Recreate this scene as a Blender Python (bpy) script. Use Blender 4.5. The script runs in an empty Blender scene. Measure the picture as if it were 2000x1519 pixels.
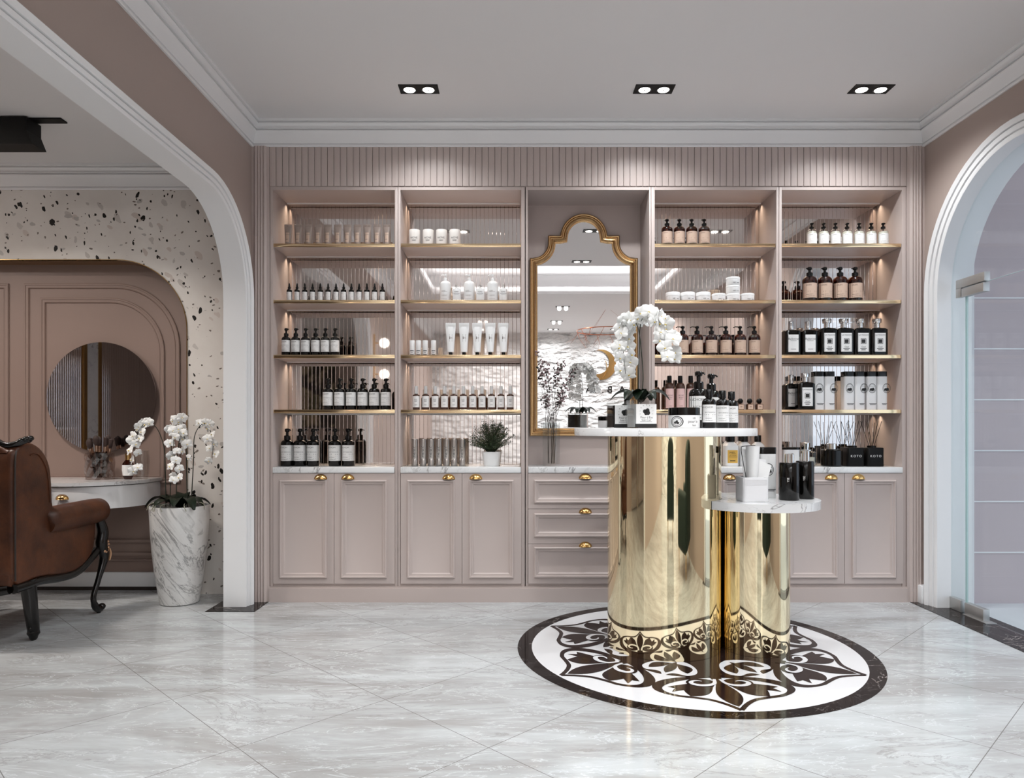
import bpy, bmesh, math, random
from math import sin, cos, pi, sqrt, atan2, radians
from mathutils import Vector, Matrix

random.seed(7)
scene = bpy.context.scene
COL = scene.collection

# ------------------------------------------------------------------ camera
F = 1390.0                      # focal length in pixels of the 2000 x 1519 frame
EYE = 1.07                      # eye height, metres
HOR = 834.0                     # row of the horizon
cam_d = bpy.data.cameras.new('camera')
cam = bpy.data.objects.new('camera', cam_d)
COL.objects.link(cam)
cam.location = (0, 0, EYE)
cam.rotation_euler = (pi / 2, 0, 0)
cam_d.sensor_fit = 'HORIZONTAL'
cam_d.sensor_width = 36.0
cam_d.lens = 36.0 * F / 2000.0
cam_d.shift_y = (HOR - 759.5) / 2000.0
cam_d.clip_start = 0.02
cam_d.clip_end = 60
scene.camera = cam

# ------------------------------------------------------------------ world, exposure
w = bpy.data.worlds.new('daylight')
scene.world = w
w.use_nodes = True
bg = w.node_tree.nodes['Background']
bg.inputs[0].default_value = (0.78, 0.86, 1.0, 1)
bg.inputs[1].default_value = 1.35
vs = scene.view_settings
scene.display_settings.display_device = 'sRGB'
vs.view_transform = 'Standard'
vs.look = 'None'
vs.gamma = 1.0
vs.exposure = 0.14
vs.use_curve_mapping = False
try:
    scene.cycles.use_denoising = True
    scene.cycles.max_bounces = 9
    scene.cycles.diffuse_bounces = 4
    scene.cycles.glossy_bounces = 6
    scene.cycles.transparent_max_bounces = 16
    scene.cycles.caustics_reflective = False
    scene.cycles.caustics_refractive = False
    scene.cycles.sample_clamp_indirect = 6.0
    scene.cycles.blur_glossy = 0.5
except Exception:
    pass


def area_light(name, loc, sx, sy, power, color=(1, 1, 1), rot=(0, 0, 0), spread=pi):
    d = bpy.data.lights.new(name, 'AREA')
    d.shape = 'RECTANGLE'
    d.size = sx
    d.size_y = sy
    d.energy = power
    d.color = color
    d.spread = spread
    o = bpy.data.objects.new(name, d)
    o.location = loc
    o.rotation_euler = rot
    COL.objects.link(o)
    return o


def spot_light(name, loc, power, color=(1, 1, 1), angle=80, blend=0.8, radius=0.03, rot=(0, 0, 0)):
    d = bpy.data.lights.new(name, 'SPOT')
    d.energy = power
    d.color = color
    d.spot_size = radians(angle)
    d.spot_blend = blend
    d.shadow_soft_size = radius
    o = bpy.data.objects.new(name, d)
    o.location = loc
    o.rotation_euler = rot
    COL.objects.link(o)
    return o


CEIL = 2.935                    # shop ceiling
CEIL_L = 2.74                   # ceiling of the dressing room
TRAY = (-1.1, 2.0, -0.66, 1.08)  # ceiling tray behind the camera
COOL = (0.955, 0.985, 1.0)
WARM = (1.0, 0.80, 0.60)
# cove light lying on the tray's ledge, shining up into the tray
COVE_W = 9
area_light('cove_light', (0.45, 1.0, 2.97), 2.9, 0.1, COVE_W, COOL, (pi, 0, 0))
area_light('cove_light', (0.45, -0.58, 2.97), 2.9, 0.1, COVE_W, COOL, (pi, 0, 0))
area_light('cove_light', (-1.02, 0.21, 2.97), 0.1, 1.5, COVE_W * .5, COOL, (pi, 0, 0))
area_light('cove_light', (1.92, 0.21, 2.97), 0.1, 1.5, COVE_W * .5, COOL, (pi, 0, 0))
# recessed twin downlights: rows of three, the last added to brighten the rock wall
DOWN = [(x, y) for y in (3.925, 2.55, 1.3, -1.7, -3.2, -4.25) for x in (-0.513, 0.783, 1.98)]
SPOT_W = 30
for x, y in DOWN:
    for dx in (-0.052, 0.052):
        spot_light('downlight_beam', (x + dx, y, CEIL - 0.035), SPOT_W * (0.8 if x < 0 else 1.03) * {3.925: 0.95, 2.55: 1.0, 1.3: 1.45, -1.7: 2.0, -3.2: 1.8, -4.25: 1.0}[y], COOL, 165 if y < 0 else (138 if y > 3 else 140), 1.0, 0.03)
# linear lamp of the dressing room, then two added fill lights
area_light('dressing_lamp_and_fill', (-2.98, 3.465, CEIL_L - 0.047), 0.33, 0.04, 20, (1, 0.93, 0.86), spread=radians(135))
area_light('dressing_lamp_and_fill', (-3.6, -2.4, CEIL_L - 0.012), 0.6, 0.3, 30, (1, 0.95, 0.9), spread=radians(105))  # unseen fill added to lift the dark far end of the dressing room
area_light('dressing_lamp_and_fill', (-4.85, 2.9, CEIL_L - 0.012), 0.3, 0.3, 40, (1, 0.95, 0.9))  # unseen fill without a fixture, added to brighten the upper terrazzo

# beam of the track lamp, turned to the planter by the arch
spot_light('track_beam', (-2.62, 3.87, 2.57), 15, (1, 0.95, 0.9), 62, 1.0, 0.04, (radians(34), 0, radians(-45)))

# ------------------------------------------------------------------ materials
def lin(c):
    return tuple(((v / 255) / 12.92 if v / 255 <= .04045 else (((v / 255) + .055) / 1.055) ** 2.4) for v in c) + (1.0,)


def mat(name, rgb, rough=0.5, metal=0.0, spec=0.5, coat=0.0, sub=None, emit=None, estr=0.0, bump=None, trans=0.0):
    m = bpy.data.materials.new(name)
    m.use_nodes = True
    b = m.node_tree.nodes['Principled BSDF']
    b.inputs['Base Color'].default_value = lin(rgb)
    b.inputs['Roughness'].default_value = rough
    b.inputs['Metallic'].default_value = metal
    b.inputs['Specular IOR Level'].default_value = spec
    b.inputs['Coat Weight'].default_value = coat
    b.inputs['Transmission Weight'].default_value = trans
    if emit:
        b.inputs['Emission Color'].default_value = lin(emit)
        b.inputs['Emission Strength'].default_value = estr
    if bump:
        sc, st, det = bump
        n = m.node_tree.nodes.new('ShaderNodeTexNoise')
        n.inputs['Scale'].default_value = sc
        n.inputs['Detail'].default_value = det
        t = m.node_tree.nodes.new('ShaderNodeTexCoord')
        bu = m.node_tree.nodes.new('ShaderNodeBump')
        bu.inputs['Strength'].default_value = st
        bu.inputs['Distance'].default_value = 0.002
        l = m.node_tree.links
        l.new(t.outputs['Object'], n.inputs['Vector'])
        l.new(n.outputs['Fac'], bu.inputs['Height'])
        l.new(bu.outputs['Normal'], b.inputs['Normal'])
    return m


def glass(name, tint, ior=1.45, rough=0.02, gloss=(255, 255, 255), density=1.0):
    """thin clear glass: tinted see-through plus a Fresnel reflection"""
    m = bpy.data.materials.new(name)
    m.use_nodes = True
    nt = m.node_tree
    nt.nodes.remove(nt.nodes['Principled BSDF'])
    out = nt.nodes['Material Output']
    tr = nt.nodes.new('ShaderNodeBsdfTransparent')
    tr.inputs[0].default_value = lin(tint)
    gl = nt.nodes.new('ShaderNodeBsdfGlossy')
    gl.inputs[0].default_value = lin(gloss)
    gl.inputs['Roughness'].default_value = rough
    lw_ = nt.nodes.new('ShaderNodeLayerWeight')
    lw_.inputs[0].default_value = 0.5
    pw = nt.nodes.new('ShaderNodeMath')
    pw.operation = 'POWER'
    pw.inputs[1].default_value = 5.0
    fr = nt.nodes.new('ShaderNodeMath')
    fr.operation = 'MULTIPLY_ADD'
    fr.inputs[1].default_value = 0.9
    fr.inputs[2].default_value = ((ior - 1) / (ior + 1)) ** 2
    nt.links.new(lw_.outputs['Facing'], pw.inputs[0])
    nt.links.new(pw.outputs[0], fr.inputs[0])
    mx = nt.nodes.new('ShaderNodeMixShader')
    nt.links.new(fr.outputs[0], mx.inputs[0])
    nt.links.new(tr.outputs[0], mx.inputs[1])
    nt.links.new(gl.outputs[0], mx.inputs[2])
    nt.links.new(mx.outputs[0], out.inputs[0])
    return m


class NT:
    """tiny helper to wire node trees"""
    def __init__(s, m):
        s.t = m.node_tree
        s.b = s.t.nodes['Principled BSDF']

    def n(s, kind, **kw):
        nd = s.t.nodes.new(kind)
        for k, v in kw.items():
            if k.startswith('_'):
                setattr(nd, k[1:], v)
            else:
                nd.inputs[k.replace('__', ' ')].default_value = v
        return nd

    def l(s, a, b):
        s.t.links.new(a, b)

    def math(s, op, a, b=None):
        nd = s.t.nodes.new('ShaderNodeMath')
        nd.operation = op
        for i, x in enumerate((a, b)):
            if x is None:
                continue
            if isinstance(x, (int, float)):
                nd.inputs[i].default_value = x
            else:
                s.l(x, nd.inputs[i])
        return nd.outputs[0]

    def mix(s, fac, a, b, mode='MIX'):
        nd = s.t.nodes.new('ShaderNodeMix')
        nd.data_type = 'RGBA'
        nd.blend_type = mode
        for sock, x in ((nd.inputs['Factor'], fac), (nd.inputs[6], a), (nd.inputs[7], b)):
            if isinstance(x, (int, float)):
                sock.default_value = x
            elif isinstance(x, tuple):
                sock.default_value = lin(x) if len(x) == 3 else x
            else:
                s.l(x, sock)
        return nd.outputs[2]

    def ramp(s, fac, stops, interp='LINEAR'):
        nd = s.t.nodes.new('ShaderNodeValToRGB')
        nd.color_ramp.interpolation = interp
        e = nd.color_ramp.elements
        while len(e) < len(stops):
            e.new(0.5)
        for i, (p, c) in enumerate(stops):
            e[i].position = p
            e[i].color = (c, c, c, 1) if isinstance(c, (int, float)) else lin(c)
        s.l(fac, nd.inputs[0])
        return nd.outputs[0]

    def coords(s, scale=(1, 1, 1), rot=(0, 0, 0), loc=(0, 0, 0), kind='Object'):
        tc = s.t.nodes.new('ShaderNodeTexCoord')
        mp = s.t.nodes.new('ShaderNodeMapping')
        mp.inputs['Scale'].default_value = scale
        mp.inputs['Rotation'].default_value = rot
        mp.inputs['Location'].default_value = loc
        s.l(tc.outputs[kind], mp.inputs[0])
        return mp.outputs[0]

    def noise(s, vec, scale, detail=6, rough=0.55, dist=0.0):
        nd = s.n('ShaderNodeTexNoise', Scale=scale, Detail=detail, Roughness=rough, Distortion=dist)
        s.l(vec, nd.inputs['Vector'])
        return nd.outputs['Fac']


def marble(name, base, cloud, vein, scale=2.0, width=0.02, rot=(0.3, 0.5, 0.6), stretch=(1, 1, 1), rough=0.12, amount=0.9, pre=None):
    m = mat(name, base, rough)
    k = NT(m)
    v = k.coords(stretch, rot)
    if pre:
        mp = k.n('ShaderNodeMapping')
        mp.inputs['Scale'].default_value = stretch
        k.l(k.coords((1, 1, 1), pre), mp.inputs[0])
        v = mp.outputs[0]
    c1 = k.noise(v, scale * 0.8, 5, 0.6, 0.8)
    col = k.mix(k.ramp(c1, [(0.45, 0.0), (0.75, 1.0)]), base, cloud)
    for sc, wd, am in ((scale, width, amount), (scale * 2.3, width * 0.6, amount * 0.6)):
        nz = k.noise(v, sc, 7, 0.6, 1.6)
        band = k.math('ABSOLUTE', k.math('SUBTRACT', nz, 0.5))
        f = k.ramp(band, [(0.0, 1.0), (wd, 0.0)])
        msk = k.ramp(k.noise(v, sc * 0.7, 2), [(0.42, 0.0), (0.62, 1.0)])
        col = k.mix(k.math('MULTIPLY', k.math('MULTIPLY', f, msk), am), col, vein)
    k.l(col, k.b.inputs['Base Color'])
    return m


PINK = (186, 172, 167)
M = {}
M['pink'] = mat('pink_lacquer', PINK, 0.42)
M['pink_wall'] = mat('pink_wall_paint', (170, 154, 146), 0.6, bump=(60, 0.08, 3))
M['white'] = mat('white_trim_paint', (232, 232, 233), 0.4)
M['plaster'] = mat('ceiling_plaster', (224, 222, 222), 0.75)
M['lavender'] = mat('lavender_panel', (194, 181, 184), 0.5)
M['far_floor'] = mat('pale_outer_floor', (214, 216, 220), 0.3)
M['brass'] = mat('polished_brass', (251, 235, 197), 0.035, 1.0)
M['gold'] = mat('brushed_gold', (226, 186, 122), 0.16, 1.0)
M['gold_edge'] = mat('gold_shelf_edge', (240, 214, 174), 0.12, 1.0)
M['old_gold'] = mat('antique_gold_leaf', (198, 164, 120), 0.26, 1.0, bump=(35, 0.25, 4))
M['copper'] = mat('copper', (200, 125, 95), 0.2, 1.0)
M['mirror'] = mat('mirror', (236, 234, 234), 0.0, 1.0)
M['flute'] = mat('fluted_mirror', (226, 219, 216), 0.03, 1.0)
M['steel'] = mat('brushed_steel', (190, 189, 187), 0.42, 0.8)
M['chrome'] = mat('chrome', (225, 225, 225), 0.06, 1.0)
M['black'] = mat('black_gloss', (6, 6, 6), 0.18, spec=0.35)
M['black_glass'] = mat('black_bottle_glass', (6, 5, 4), 0.1, spec=0.35)
M['black_matt'] = mat('black_matt', (9, 8, 8), 0.5, spec=0.2)
M['ink'] = mat('print_ink', (28, 27, 27), 0.6)
M['grey_ink'] = mat('grey_print', (120, 112, 108), 0.6)
M['gold_ink'] = mat('gold_print', (196, 158, 84), 0.4)
M['paper'] = mat('label_paper', (228, 227, 226), 0.55)
M['tan_paper'] = mat('tan_label_paper', (196, 170, 152), 0.55)
M['pink_paper'] = mat('pink_label_paper', (216, 182, 178), 0.55)
M['gold_paper'] = mat('gold_label_paper', (212, 170, 82), 0.35)
M['white_plastic'] = mat('white_plastic', (230, 230, 230), 0.3)
M['cream_glass'] = mat('milky_glass', (226, 221, 216), 0.2)
M['card'] = mat('white_card', (226, 226, 228), 0.6)
M['amber'] = glass('amber_glass', (150, 92, 58), 1.5, 0.03)
M['amber_liquid'] = mat('amber_liquid', (52, 27, 17), 0.25)
M['clear'] = glass('clear_glass', (248, 249, 249), 1.45, 0.02)
M['pale_liquid'] = mat('pale_liquid', (196, 194, 180), 0.3)
M['tube_clear'] = mat('frosted_tube', (150, 135, 127), 0.3)
M['brown_liquid'] = mat('brown_glass', (74, 50, 40), 0.15)
M['silver_tube'] = mat('silver_tube', (190, 184, 180), 0.3, 1.0)
M['door_glass'] = glass('door_glass', (251, 254, 254), 1.2, 0.0)
M['glass_edge'] = mat('glass_edge', (186, 212, 210), 0.15)
M['lens'] = mat('lamp_lens', (255, 255, 255), 0.3, emit=(255, 250, 242), estr=9.0)
M['lens_soft'] = mat('globe_lamp', (255, 255, 255), 0.3, emit=(255, 246, 234), estr=4.0)
M['led_line'] = mat('linear_lamp', (255, 255, 255), 0.3, emit=(255, 244, 230), estr=14.0)
M['petal'] = mat('white_petal', (236, 236, 234), 0.5)
M['petal_core'] = mat('yellow_petal_heart', (204, 178, 70), 0.5)
M['stem'] = mat('dark_green_stem', (32, 38, 26), 0.5)
M['leaf'] = mat('dark_green_leaf', (14, 26, 14), 0.35, spec=0.25)
M['bush_leaf'] = mat('boxwood_leaf', (50, 66, 40), 0.45)
M['root'] = mat('pale_root', (150, 148, 130), 0.6)
M['twig'] = mat('dry_twig', (62, 52, 46), 0.7)
M['bud'] = mat('mauve_bud', (150, 126, 128), 0.6)
M['soil'] = mat('black_soil', (16, 15, 14), 0.8)
M['wood'] = mat('black_lacquered_wood', (9, 6, 5), 0.18, spec=0.45)
M['gilt'] = mat('gilt_carving', (196, 152, 118), 0.35, 0.7)
M['velvet'] = mat('dark_green_velvet', (14, 34, 26), 0.75)
M['fur'] = mat('grey_fur', (120, 108, 98), 0.9, bump=(90, 0.6, 5))
M['bristle'] = mat('brush_hair', (50, 33, 28), 0.7)
M['ferrule'] = mat('brush_ferrule', (190, 160, 140), 0.25, 1.0)
M['grey_glass'] = mat('frosted_grey_glass', (186, 188, 188), 0.25)
M['tissue'] = mat('tissue_paper', (230, 230, 230), 0.8)
M['mirror_dim'] = mat('vanity_mirror', (205, 202, 204), 0.015, 1.0)
M['ebony_base'] = mat('dark_toe_kick', (44, 36, 32), 0.5)

M['worktop'] = marble('white_marble', (226, 226, 226), (206, 206, 208), (92, 88, 88), 2.2, 0.014)
M['vase_marble'] = marble('veined_white_marble', (222, 221, 219), (198, 196, 194), (104, 102, 102), 2.4, 0.03, (0, 0, 0), (3.2, 1.6, 0.55), 0.2, 0.75, (0, 0.62, 0))
M['black_marble'] = marble('black_marble', (20, 15, 15), (38, 30, 29), (190, 180, 176), 2.6, 0.006, rough=0.08, amount=0.8)
M['inlay'] = mat('dark_brown_inlay', (38, 26, 24), 0.1, spec=0.16)
M['black_marble'].node_tree.nodes['Principled BSDF'].inputs['Specular IOR Level'].default_value = 0.14
M['crystal'] = glass('cut_crystal', (222, 216, 214), 2.0, 0.03)
M['inlay_white'] = mat('white_inlay', (228, 228, 230), 0.1)


def leather():
    m = mat('tan_leather', (110, 62, 36), 0.42, spec=0.35)
    k = NT(m)
    v = k.coords()
    f = k.ramp(k.noise(v, 5, 6, 0.65), [(0.3, 0.0), (0.72, 1.0)])
    c = k.mix(f, (50, 26, 15), (100, 57, 33))
    f2 = k.ramp(k.noise(v, 22, 4, 0.6), [(0.35, 0.0), (0.7, 0.35)])
    c = k.mix(f2, c, (44, 22, 13))
    k.l(c, k.b.inputs['Base Color'])
    bu = k.n('ShaderNodeBump', Strength=0.15, Distance=0.003)
    k.l(k.noise(v, 120, 3), bu.inputs['Height'])
    k.l(bu.outputs[0], k.b.inputs['Normal'])
    return m


M['leather'] = leather()


def terrazzo():
    m = mat('terrazzo', (206, 201, 195), 0.5, spec=0.2, coat=0.35)
    m.node_tree.nodes['Principled BSDF'].inputs['Coat Roughness'].default_value = 0.04
    k = NT(m)
    base = k.coords()
    dn = k.n('ShaderNodeTexNoise', Scale=14.0, Detail=2.0)
    k.l(base, dn.inputs['Vector'])
    col = k.mix(k.ramp(k.noise(base, 3, 5), [(0.35, 0.0), (0.7, 1.0)]), (214, 208, 202), (228, 224, 219))
    for sc, off, mx, keep, c in ((20, 0.0, 0.40, 0.30, (196, 190, 185)), (17, 3.3, 0.40, 0.30, (204, 193, 186)), (24, 7.1, 0.36, 0.24, (184, 179, 175)),
                                 (19, 11.7, 0.33, 0.20, (24, 20, 19)), (29, 5.9, 0.36, 0.24, (30, 26, 24)), (44, 9.2, 0.36, 0.26, (38, 33, 30)), (52, 1.2, 0.34, 0.2, (120, 110, 104))):
        v = k.coords((1, 1, 1.0), (0.0, 0.6 + off, 0.0), (off, off * 2, off * 3))
        jit = k.n('ShaderNodeVectorMath', _operation='SCALE')
        jit.inputs['Scale'].default_value = 0.05
        k.l(dn.outputs['Color'], jit.inputs[0])
        add = k.n('ShaderNodeVectorMath', _operation='ADD')
        k.l(v, add.inputs[0])
        k.l(jit.outputs[0], add.inputs[1])
        sq = k.n('ShaderNodeVectorMath', _operation='MULTIPLY')
        sq.inputs[1].default_value = (1, 0.02, 0.62)
        k.l(add.outputs[0], sq.inputs[0])
        vo = k.n('ShaderNodeTexVoronoi', Scale=float(sc))
        k.l(sq.outputs[0], vo.inputs['Vector'])
        sep = k.n('ShaderNodeSeparateColor')
        k.l(vo.outputs['Color'], sep.inputs[0])
        thr = k.math('MULTIPLY', k.math('SUBTRACT', sep.outputs[0], 1 - keep), mx / keep)
        f = k.math('LESS_THAN', vo.outputs['Distance'], thr)
        col = k.mix(f, col, c)
    k.l(col, k.b.inputs['Base Color'])
    return m


M['terrazzo'] = terrazzo()


def floor_mat():
    m = mat('grey_marble_tiles', (190, 188, 186), 0.1)
    k = NT(m)
    tc = k.n('ShaderNodeTexCoord')
    sp = k.n('ShaderNodeSeparateXYZ')
    k.l(tc.outputs['Object'], sp.inputs[0])
    p = k.math('SUBTRACT', k.math('MULTIPLY', k.math('ADD', sp.outputs[0], sp.outputs[1]), 0.70711), 1.0324)
    q = k.math('SUBTRACT', k.math('MULTIPLY', k.math('SUBTRACT', sp.outputs[1], sp.outputs[0]), 0.70711), 0.55)
    cb = k.n('ShaderNodeCombineXYZ')
    k.l(p, cb.inputs[0])
    k.l(q, cb.inputs[1])
    br = k.n('ShaderNodeTexBrick', _offset=0.0, _squash=1.0)
    br.inputs['Scale'].default_value = 1.0
    br.inputs['Mortar Size'].default_value = 0.0016
    br.inputs['Mortar Smooth'].default_value = 0.3
    br.inputs['Brick Width'].default_value = 0.5926
    br.inputs['Row Height'].default_value = 0.5926
    br.inputs['Color1'].default_value = (0.0, 0.0, 0.0, 1)
    br.inputs['Color2'].default_value = (1.0, 1.0, 1.0, 1)
    k.l(cb.outputs[0], br.inputs['Vector'])
    v = k.coords((0.55, 1.9, 1), (0, 0, 0.12))
    n1 = k.noise(v, 1.6, 9, 0.62, 0.9)
    n2 = k.noise(v, 5.5, 8, 0.7, 0.6)
    n3 = k.noise(k.coords((0.4, 3.2, 1), (0, 0, 0.2)), 7.0, 8, 0.72, 0.3)
    col = k.mix(k.ramp(n1, [(0.36, 0.0), (0.62, 1.0)]), (158, 157, 156), (190, 194, 196))
    col = k.mix(k.ramp(n2, [(0.42, 0.0), (0.75, 0.45)]), col, (143, 142, 141))
    col = k.mix(k.ramp(n3, [(0.5, 0.0), (0.72, 0.5)]), col, (198, 203, 207))
    vn = k.noise(v, 2.6, 8, 0.62, 2.2)
    f = k.ramp(k.math('ABSOLUTE', k.math('SUBTRACT', vn, 0.5)), [(0.0, 0.75), (0.010, 0.0)])
    col = k.mix(f, col, (210, 214, 217))
    vn2 = k.noise(v, 1.3, 9, 0.7, 1.5)
    f = k.ramp(k.math('ABSOLUTE', k.math('SUBTRACT', vn2, 0.44)), [(0.0, 0.55), (0.014, 0.0)])
    col = k.mix(f, col, (136, 134, 132))
    tone = k.math('MULTIPLY', br.outputs['Color'], 0.10)
    col = k.mix(tone, col, (132, 130, 128))
    col = k.mix(k.math('MULTIPLY', br.outputs['Fac'], 0.8), col, (98, 94, 90))
    k.l(col, k.b.inputs['Base Color'])
    k.l(k.ramp(n2, [(0.3, 0.07), (0.8, 0.16)]), k.b.inputs['Roughness'])
    return m


M['floor'] = floor_mat()


def rock_wall():
    m = mat('white_rock_relief', (238, 237, 236), 0.6)
    k = NT(m)
    v = k.coords((1, 1, 2.2), (0.0, 0.25, 0.0))
    vo = k.n('ShaderNodeTexVoronoi', Scale=3.4)
    dn = k.n('ShaderNodeTexNoise', Scale=2.0, Detail=5.0)
    k.l(v, dn.inputs['Vector'])
    ad = k.n('ShaderNodeVectorMath', _operation='ADD')
    k.l(v, ad.inputs[0])
    k.l(dn.outputs['Color'], ad.inputs[1])
    k.l(ad.outputs[0], vo.inputs['Vector'])
    bu = k.n('ShaderNodeBump', Strength=1.0, Distance=0.12)
    k.l(vo.outputs['Distance'], bu.inputs['Height'])
    k.l(bu.outputs[0], k.b.inputs['Normal'])
    return m


M['rock'] = rock_wall()


def painting_mat():
    m = mat('dark_floral_canvas', (60, 50, 40), 0.6)
    k = NT(m)
    v = k.coords((1, 1, 1))
    c = k.mix(k.ramp(k.noise(v, 3.2, 3, 0.5, 0.4), [(0.5, 0.0), (0.56, 1.0)]), (46, 38, 30), (150, 134, 108))
    c = k.mix(k.ramp(k.noise(v, 5.0, 3), [(0.58, 0.0), (0.62, 1.0)]), c, (92, 88, 60))
    k.l(c, k.b.inputs['Base Color'])
    return m


M['canvas'] = painting_mat()

# ------------------------------------------------------------------ mesh helpers
class MB:
    """collects shapes and links them as one mesh object"""
    def __init__(s):
        s.v, s.f, s.m = [], [], []

    def add(s, verts, faces, mat=0):
        o = len(s.v)
        s.v.extend(tuple(p) for p in verts)
        for f in faces:
            s.f.append(tuple(i + o for i in f))
            s.m.append(mat)
        return s

    def box(s, x0, x1, y0, y1, z0, z1, mat=0, c=0.0):
        if c <= 0:
            v = [(x, y, z) for z in (z0, z1) for y in (y0, y1) for x in (x0, x1)]
            f = [(0, 2, 3, 1), (4, 5, 7, 6), (0, 1, 5, 4), (2, 6, 7, 3), (0, 4, 6, 2), (1, 3, 7, 5)]
            return s.add(v, f, mat)
        c = min(c, (x1 - x0) * .45, (y1 - y0) * .45, (z1 - z0) * .45)
        bm = bmesh.new()
        bmesh.ops.create_cube(bm, size=1.0)
        for v in bm.verts:
            v.co = ((x0 + x1) / 2 + v.co.x * (x1 - x0), (y0 + y1) / 2 + v.co.y * (y1 - y0), (z0 + z1) / 2 + v.co.z * (z1 - z0))
        bmesh.ops.bevel(bm, geom=bm.edges[:], offset=c, segments=2, profile=0.6, affect='EDGES')
        return s.frombm(bm, mat)

    def frombm(s, bm, mat=0):
        bm.verts.ensure_lookup_table()
        bm.verts.index_update()
        vs_ = [tuple(v.co) for v in bm.verts]
        fs_ = [tuple(v.index for v in f.verts) for f in bm.faces]
        bm.free()
        return s.add(vs_, fs_, mat)

    def loft(s, rings, n=20, c=(0, 0, 0), mat=0, cap0=True, cap1=True):
        """rings: (z, rx[, ry[, exponent[, ox, oy]]]) from bottom to top"""
        v, f = [], []
        for r in rings:
            z, rx = r[0], r[1]
            ry = r[2] if len(r) > 2 and r[2] is not None else rx
            e = r[3] if len(r) > 3 else 2.0
            ox, oy = (r[4], r[5]) if len(r) > 5 else (0, 0)
            for i in range(n):
                a = 2 * pi * (i + .5) / n
                ca, sa = cos(a), sin(a)
                k = 1.0 if e == 2.0 else (abs(ca) ** e + abs(sa) ** e) ** (-1.0 / e)
                v.append((c[0] + ox + rx * k * ca, c[1] + oy + ry * k * sa, c[2] + z))
        m = len(rings)
        for j in range(m - 1):
            for i in range(n):
                a, b = j * n + i, j * n + (i + 1) % n
                f.append((a, b, b + n, a + n))
        if cap0:
            f.append(tuple(reversed(range(n))))
        if cap1:
            f.append(tuple(range((m - 1) * n, m * n)))
        return s.add(v, f, mat)

    def tube(s, pts, r, n=8, mat=0, flat=1.0):
        pts = [Vector(p) for p in pts]
        k = len(pts)
        rs = r if isinstance(r, (list, tuple)) else [r] * k
        v, f = [], []
        t0 = (pts[1] - pts[0]).normalized()
        up = Vector((0, 0, 1)) if abs(t0.z) < .9 else Vector((1, 0, 0))
        nrm = (up - t0 * up.dot(t0)).normalized()
        for i, p in enumerate(pts):
            t = (pts[min(i + 1, k - 1)] - pts[max(i - 1, 0)])
            t = t.normalized() if t.length > 1e-9 else t0
            nrm = nrm - t * nrm.dot(t)
            nrm = nrm.normalized() if nrm.length > 1e-6 else t.orthogonal().normalized()
            bi = t.cross(nrm)
            for j in range(n):
                a = 2 * pi * j / n
                v.append(p + nrm * (cos(a) * rs[i]) + bi * (sin(a) * rs[i] * flat))
        for i in range(k - 1):
            for j in range(n):
                a, b = i * n + j, i * n + (j + 1) % n
                f.append((a, b, b + n, a + n))
        f.append(tuple(reversed(range(n))))
        f.append(tuple(range((k - 1) * n, k * n)))
        return s.add(v, f, mat)

    def sweep(s, path, prof, to3, closed=False, mat=0, loop=False):
        """path: 2D points; prof: (offset to the left of the path, height); to3(u, v, h)"""
        P = [Vector(p) for p in path]
        n = len(P)
        nor = []
        for i in range(n):
            a = P[i] - P[i - 1] if (closed or i > 0) else P[1] - P[0]
            b = P[(i + 1) % n] - P[i] if (closed or i < n - 1) else P[-1] - P[-2]
            a, b = a.normalized(), b.normalized()
            na, nb = Vector((-a.y, a.x)), Vector((-b.y, b.x))
            m = na + nb
            if m.length < 1e-6:
                m = na
            m.normalize()
            m = m / max(0.3, m.dot(na))
            nor.append(m)
        v, f = [], []
        k = len(prof)
        for i in range(n):
            for o, h in prof:
                q = P[i] + nor[i] * o
                v.append(to3(q.x, q.y, h))
        for i in range(n if closed else n - 1):
            for j in range(k if loop else k - 1):
                a, b = i * k + j, i * k + (j + 1) % k
                c, d = ((i + 1) % n) * k + (j + 1) % k, ((i + 1) % n) * k + j
                f.append((a, b, c, d))
        if loop and not closed:
            f.append(tuple(range(k)))
            f.append(tuple(reversed(range((n - 1) * k, n * k))))
        return s.add(v, f, mat)

    def prism(s, poly, to3, h0, h1, mat=0, caps=True):
        n = len(poly)
        v = [to3(u, w_, h0) for u, w_ in poly] + [to3(u, w_, h1) for u, w_ in poly]
        f = [(i, (i + 1) % n, n + (i + 1) % n, n + i) for i in range(n)]
        if caps:
            f += [tuple(reversed(range(n))), tuple(range(n, 2 * n))]
        return s.add(v, f, mat)

    def poly(s, pts, mat=0):
        return s.add(pts, [tuple(range(len(pts)))], mat)

    def ball(s, c, r, sc=(1, 1, 1), n=12, m=8, mat=0):
        rings = []
        v, f = [], []
        for j in range(m + 1):
            t = pi * j / m
            for i in range(n):
                a = 2 * pi * i / n
                v.append((c[0] + r * sc[0] * sin(t) * cos(a), c[1] + r * sc[1] * sin(t) * sin(a), c[2] - r * sc[2] * cos(t)))
        for j in range(m):
            for i in range(n):
                a, b = j * n + i, j * n + (i + 1) % n
                f.append((a, b, b + n, a + n))
        return s.add(v, f, mat)

    def ribbon(s, pts, ws, z, mat=0):
        """flat variable-width stroke in the XY plane"""
        P = [Vector(p) for p in pts]
        n = len(P)
        v, f = [], []
        for i in range(n):
            t = (P[min(i + 1, n - 1)] - P[max(i - 1, 0)]).normalized()
            nn = Vector((-t.y, t.x))
            w_ = ws[i] if isinstance(ws, (list, tuple)) else ws
            a, b = P[i] + nn * w_ / 2, P[i] - nn * w_ / 2
            v += [(a.x, a.y, z), (b.x, b.y, z)]
        for i in range(n - 1):
            f.append((2 * i, 2 * i + 1, 2 * i + 3, 2 * i + 2))
        return s.add(v, f, mat)

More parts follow.
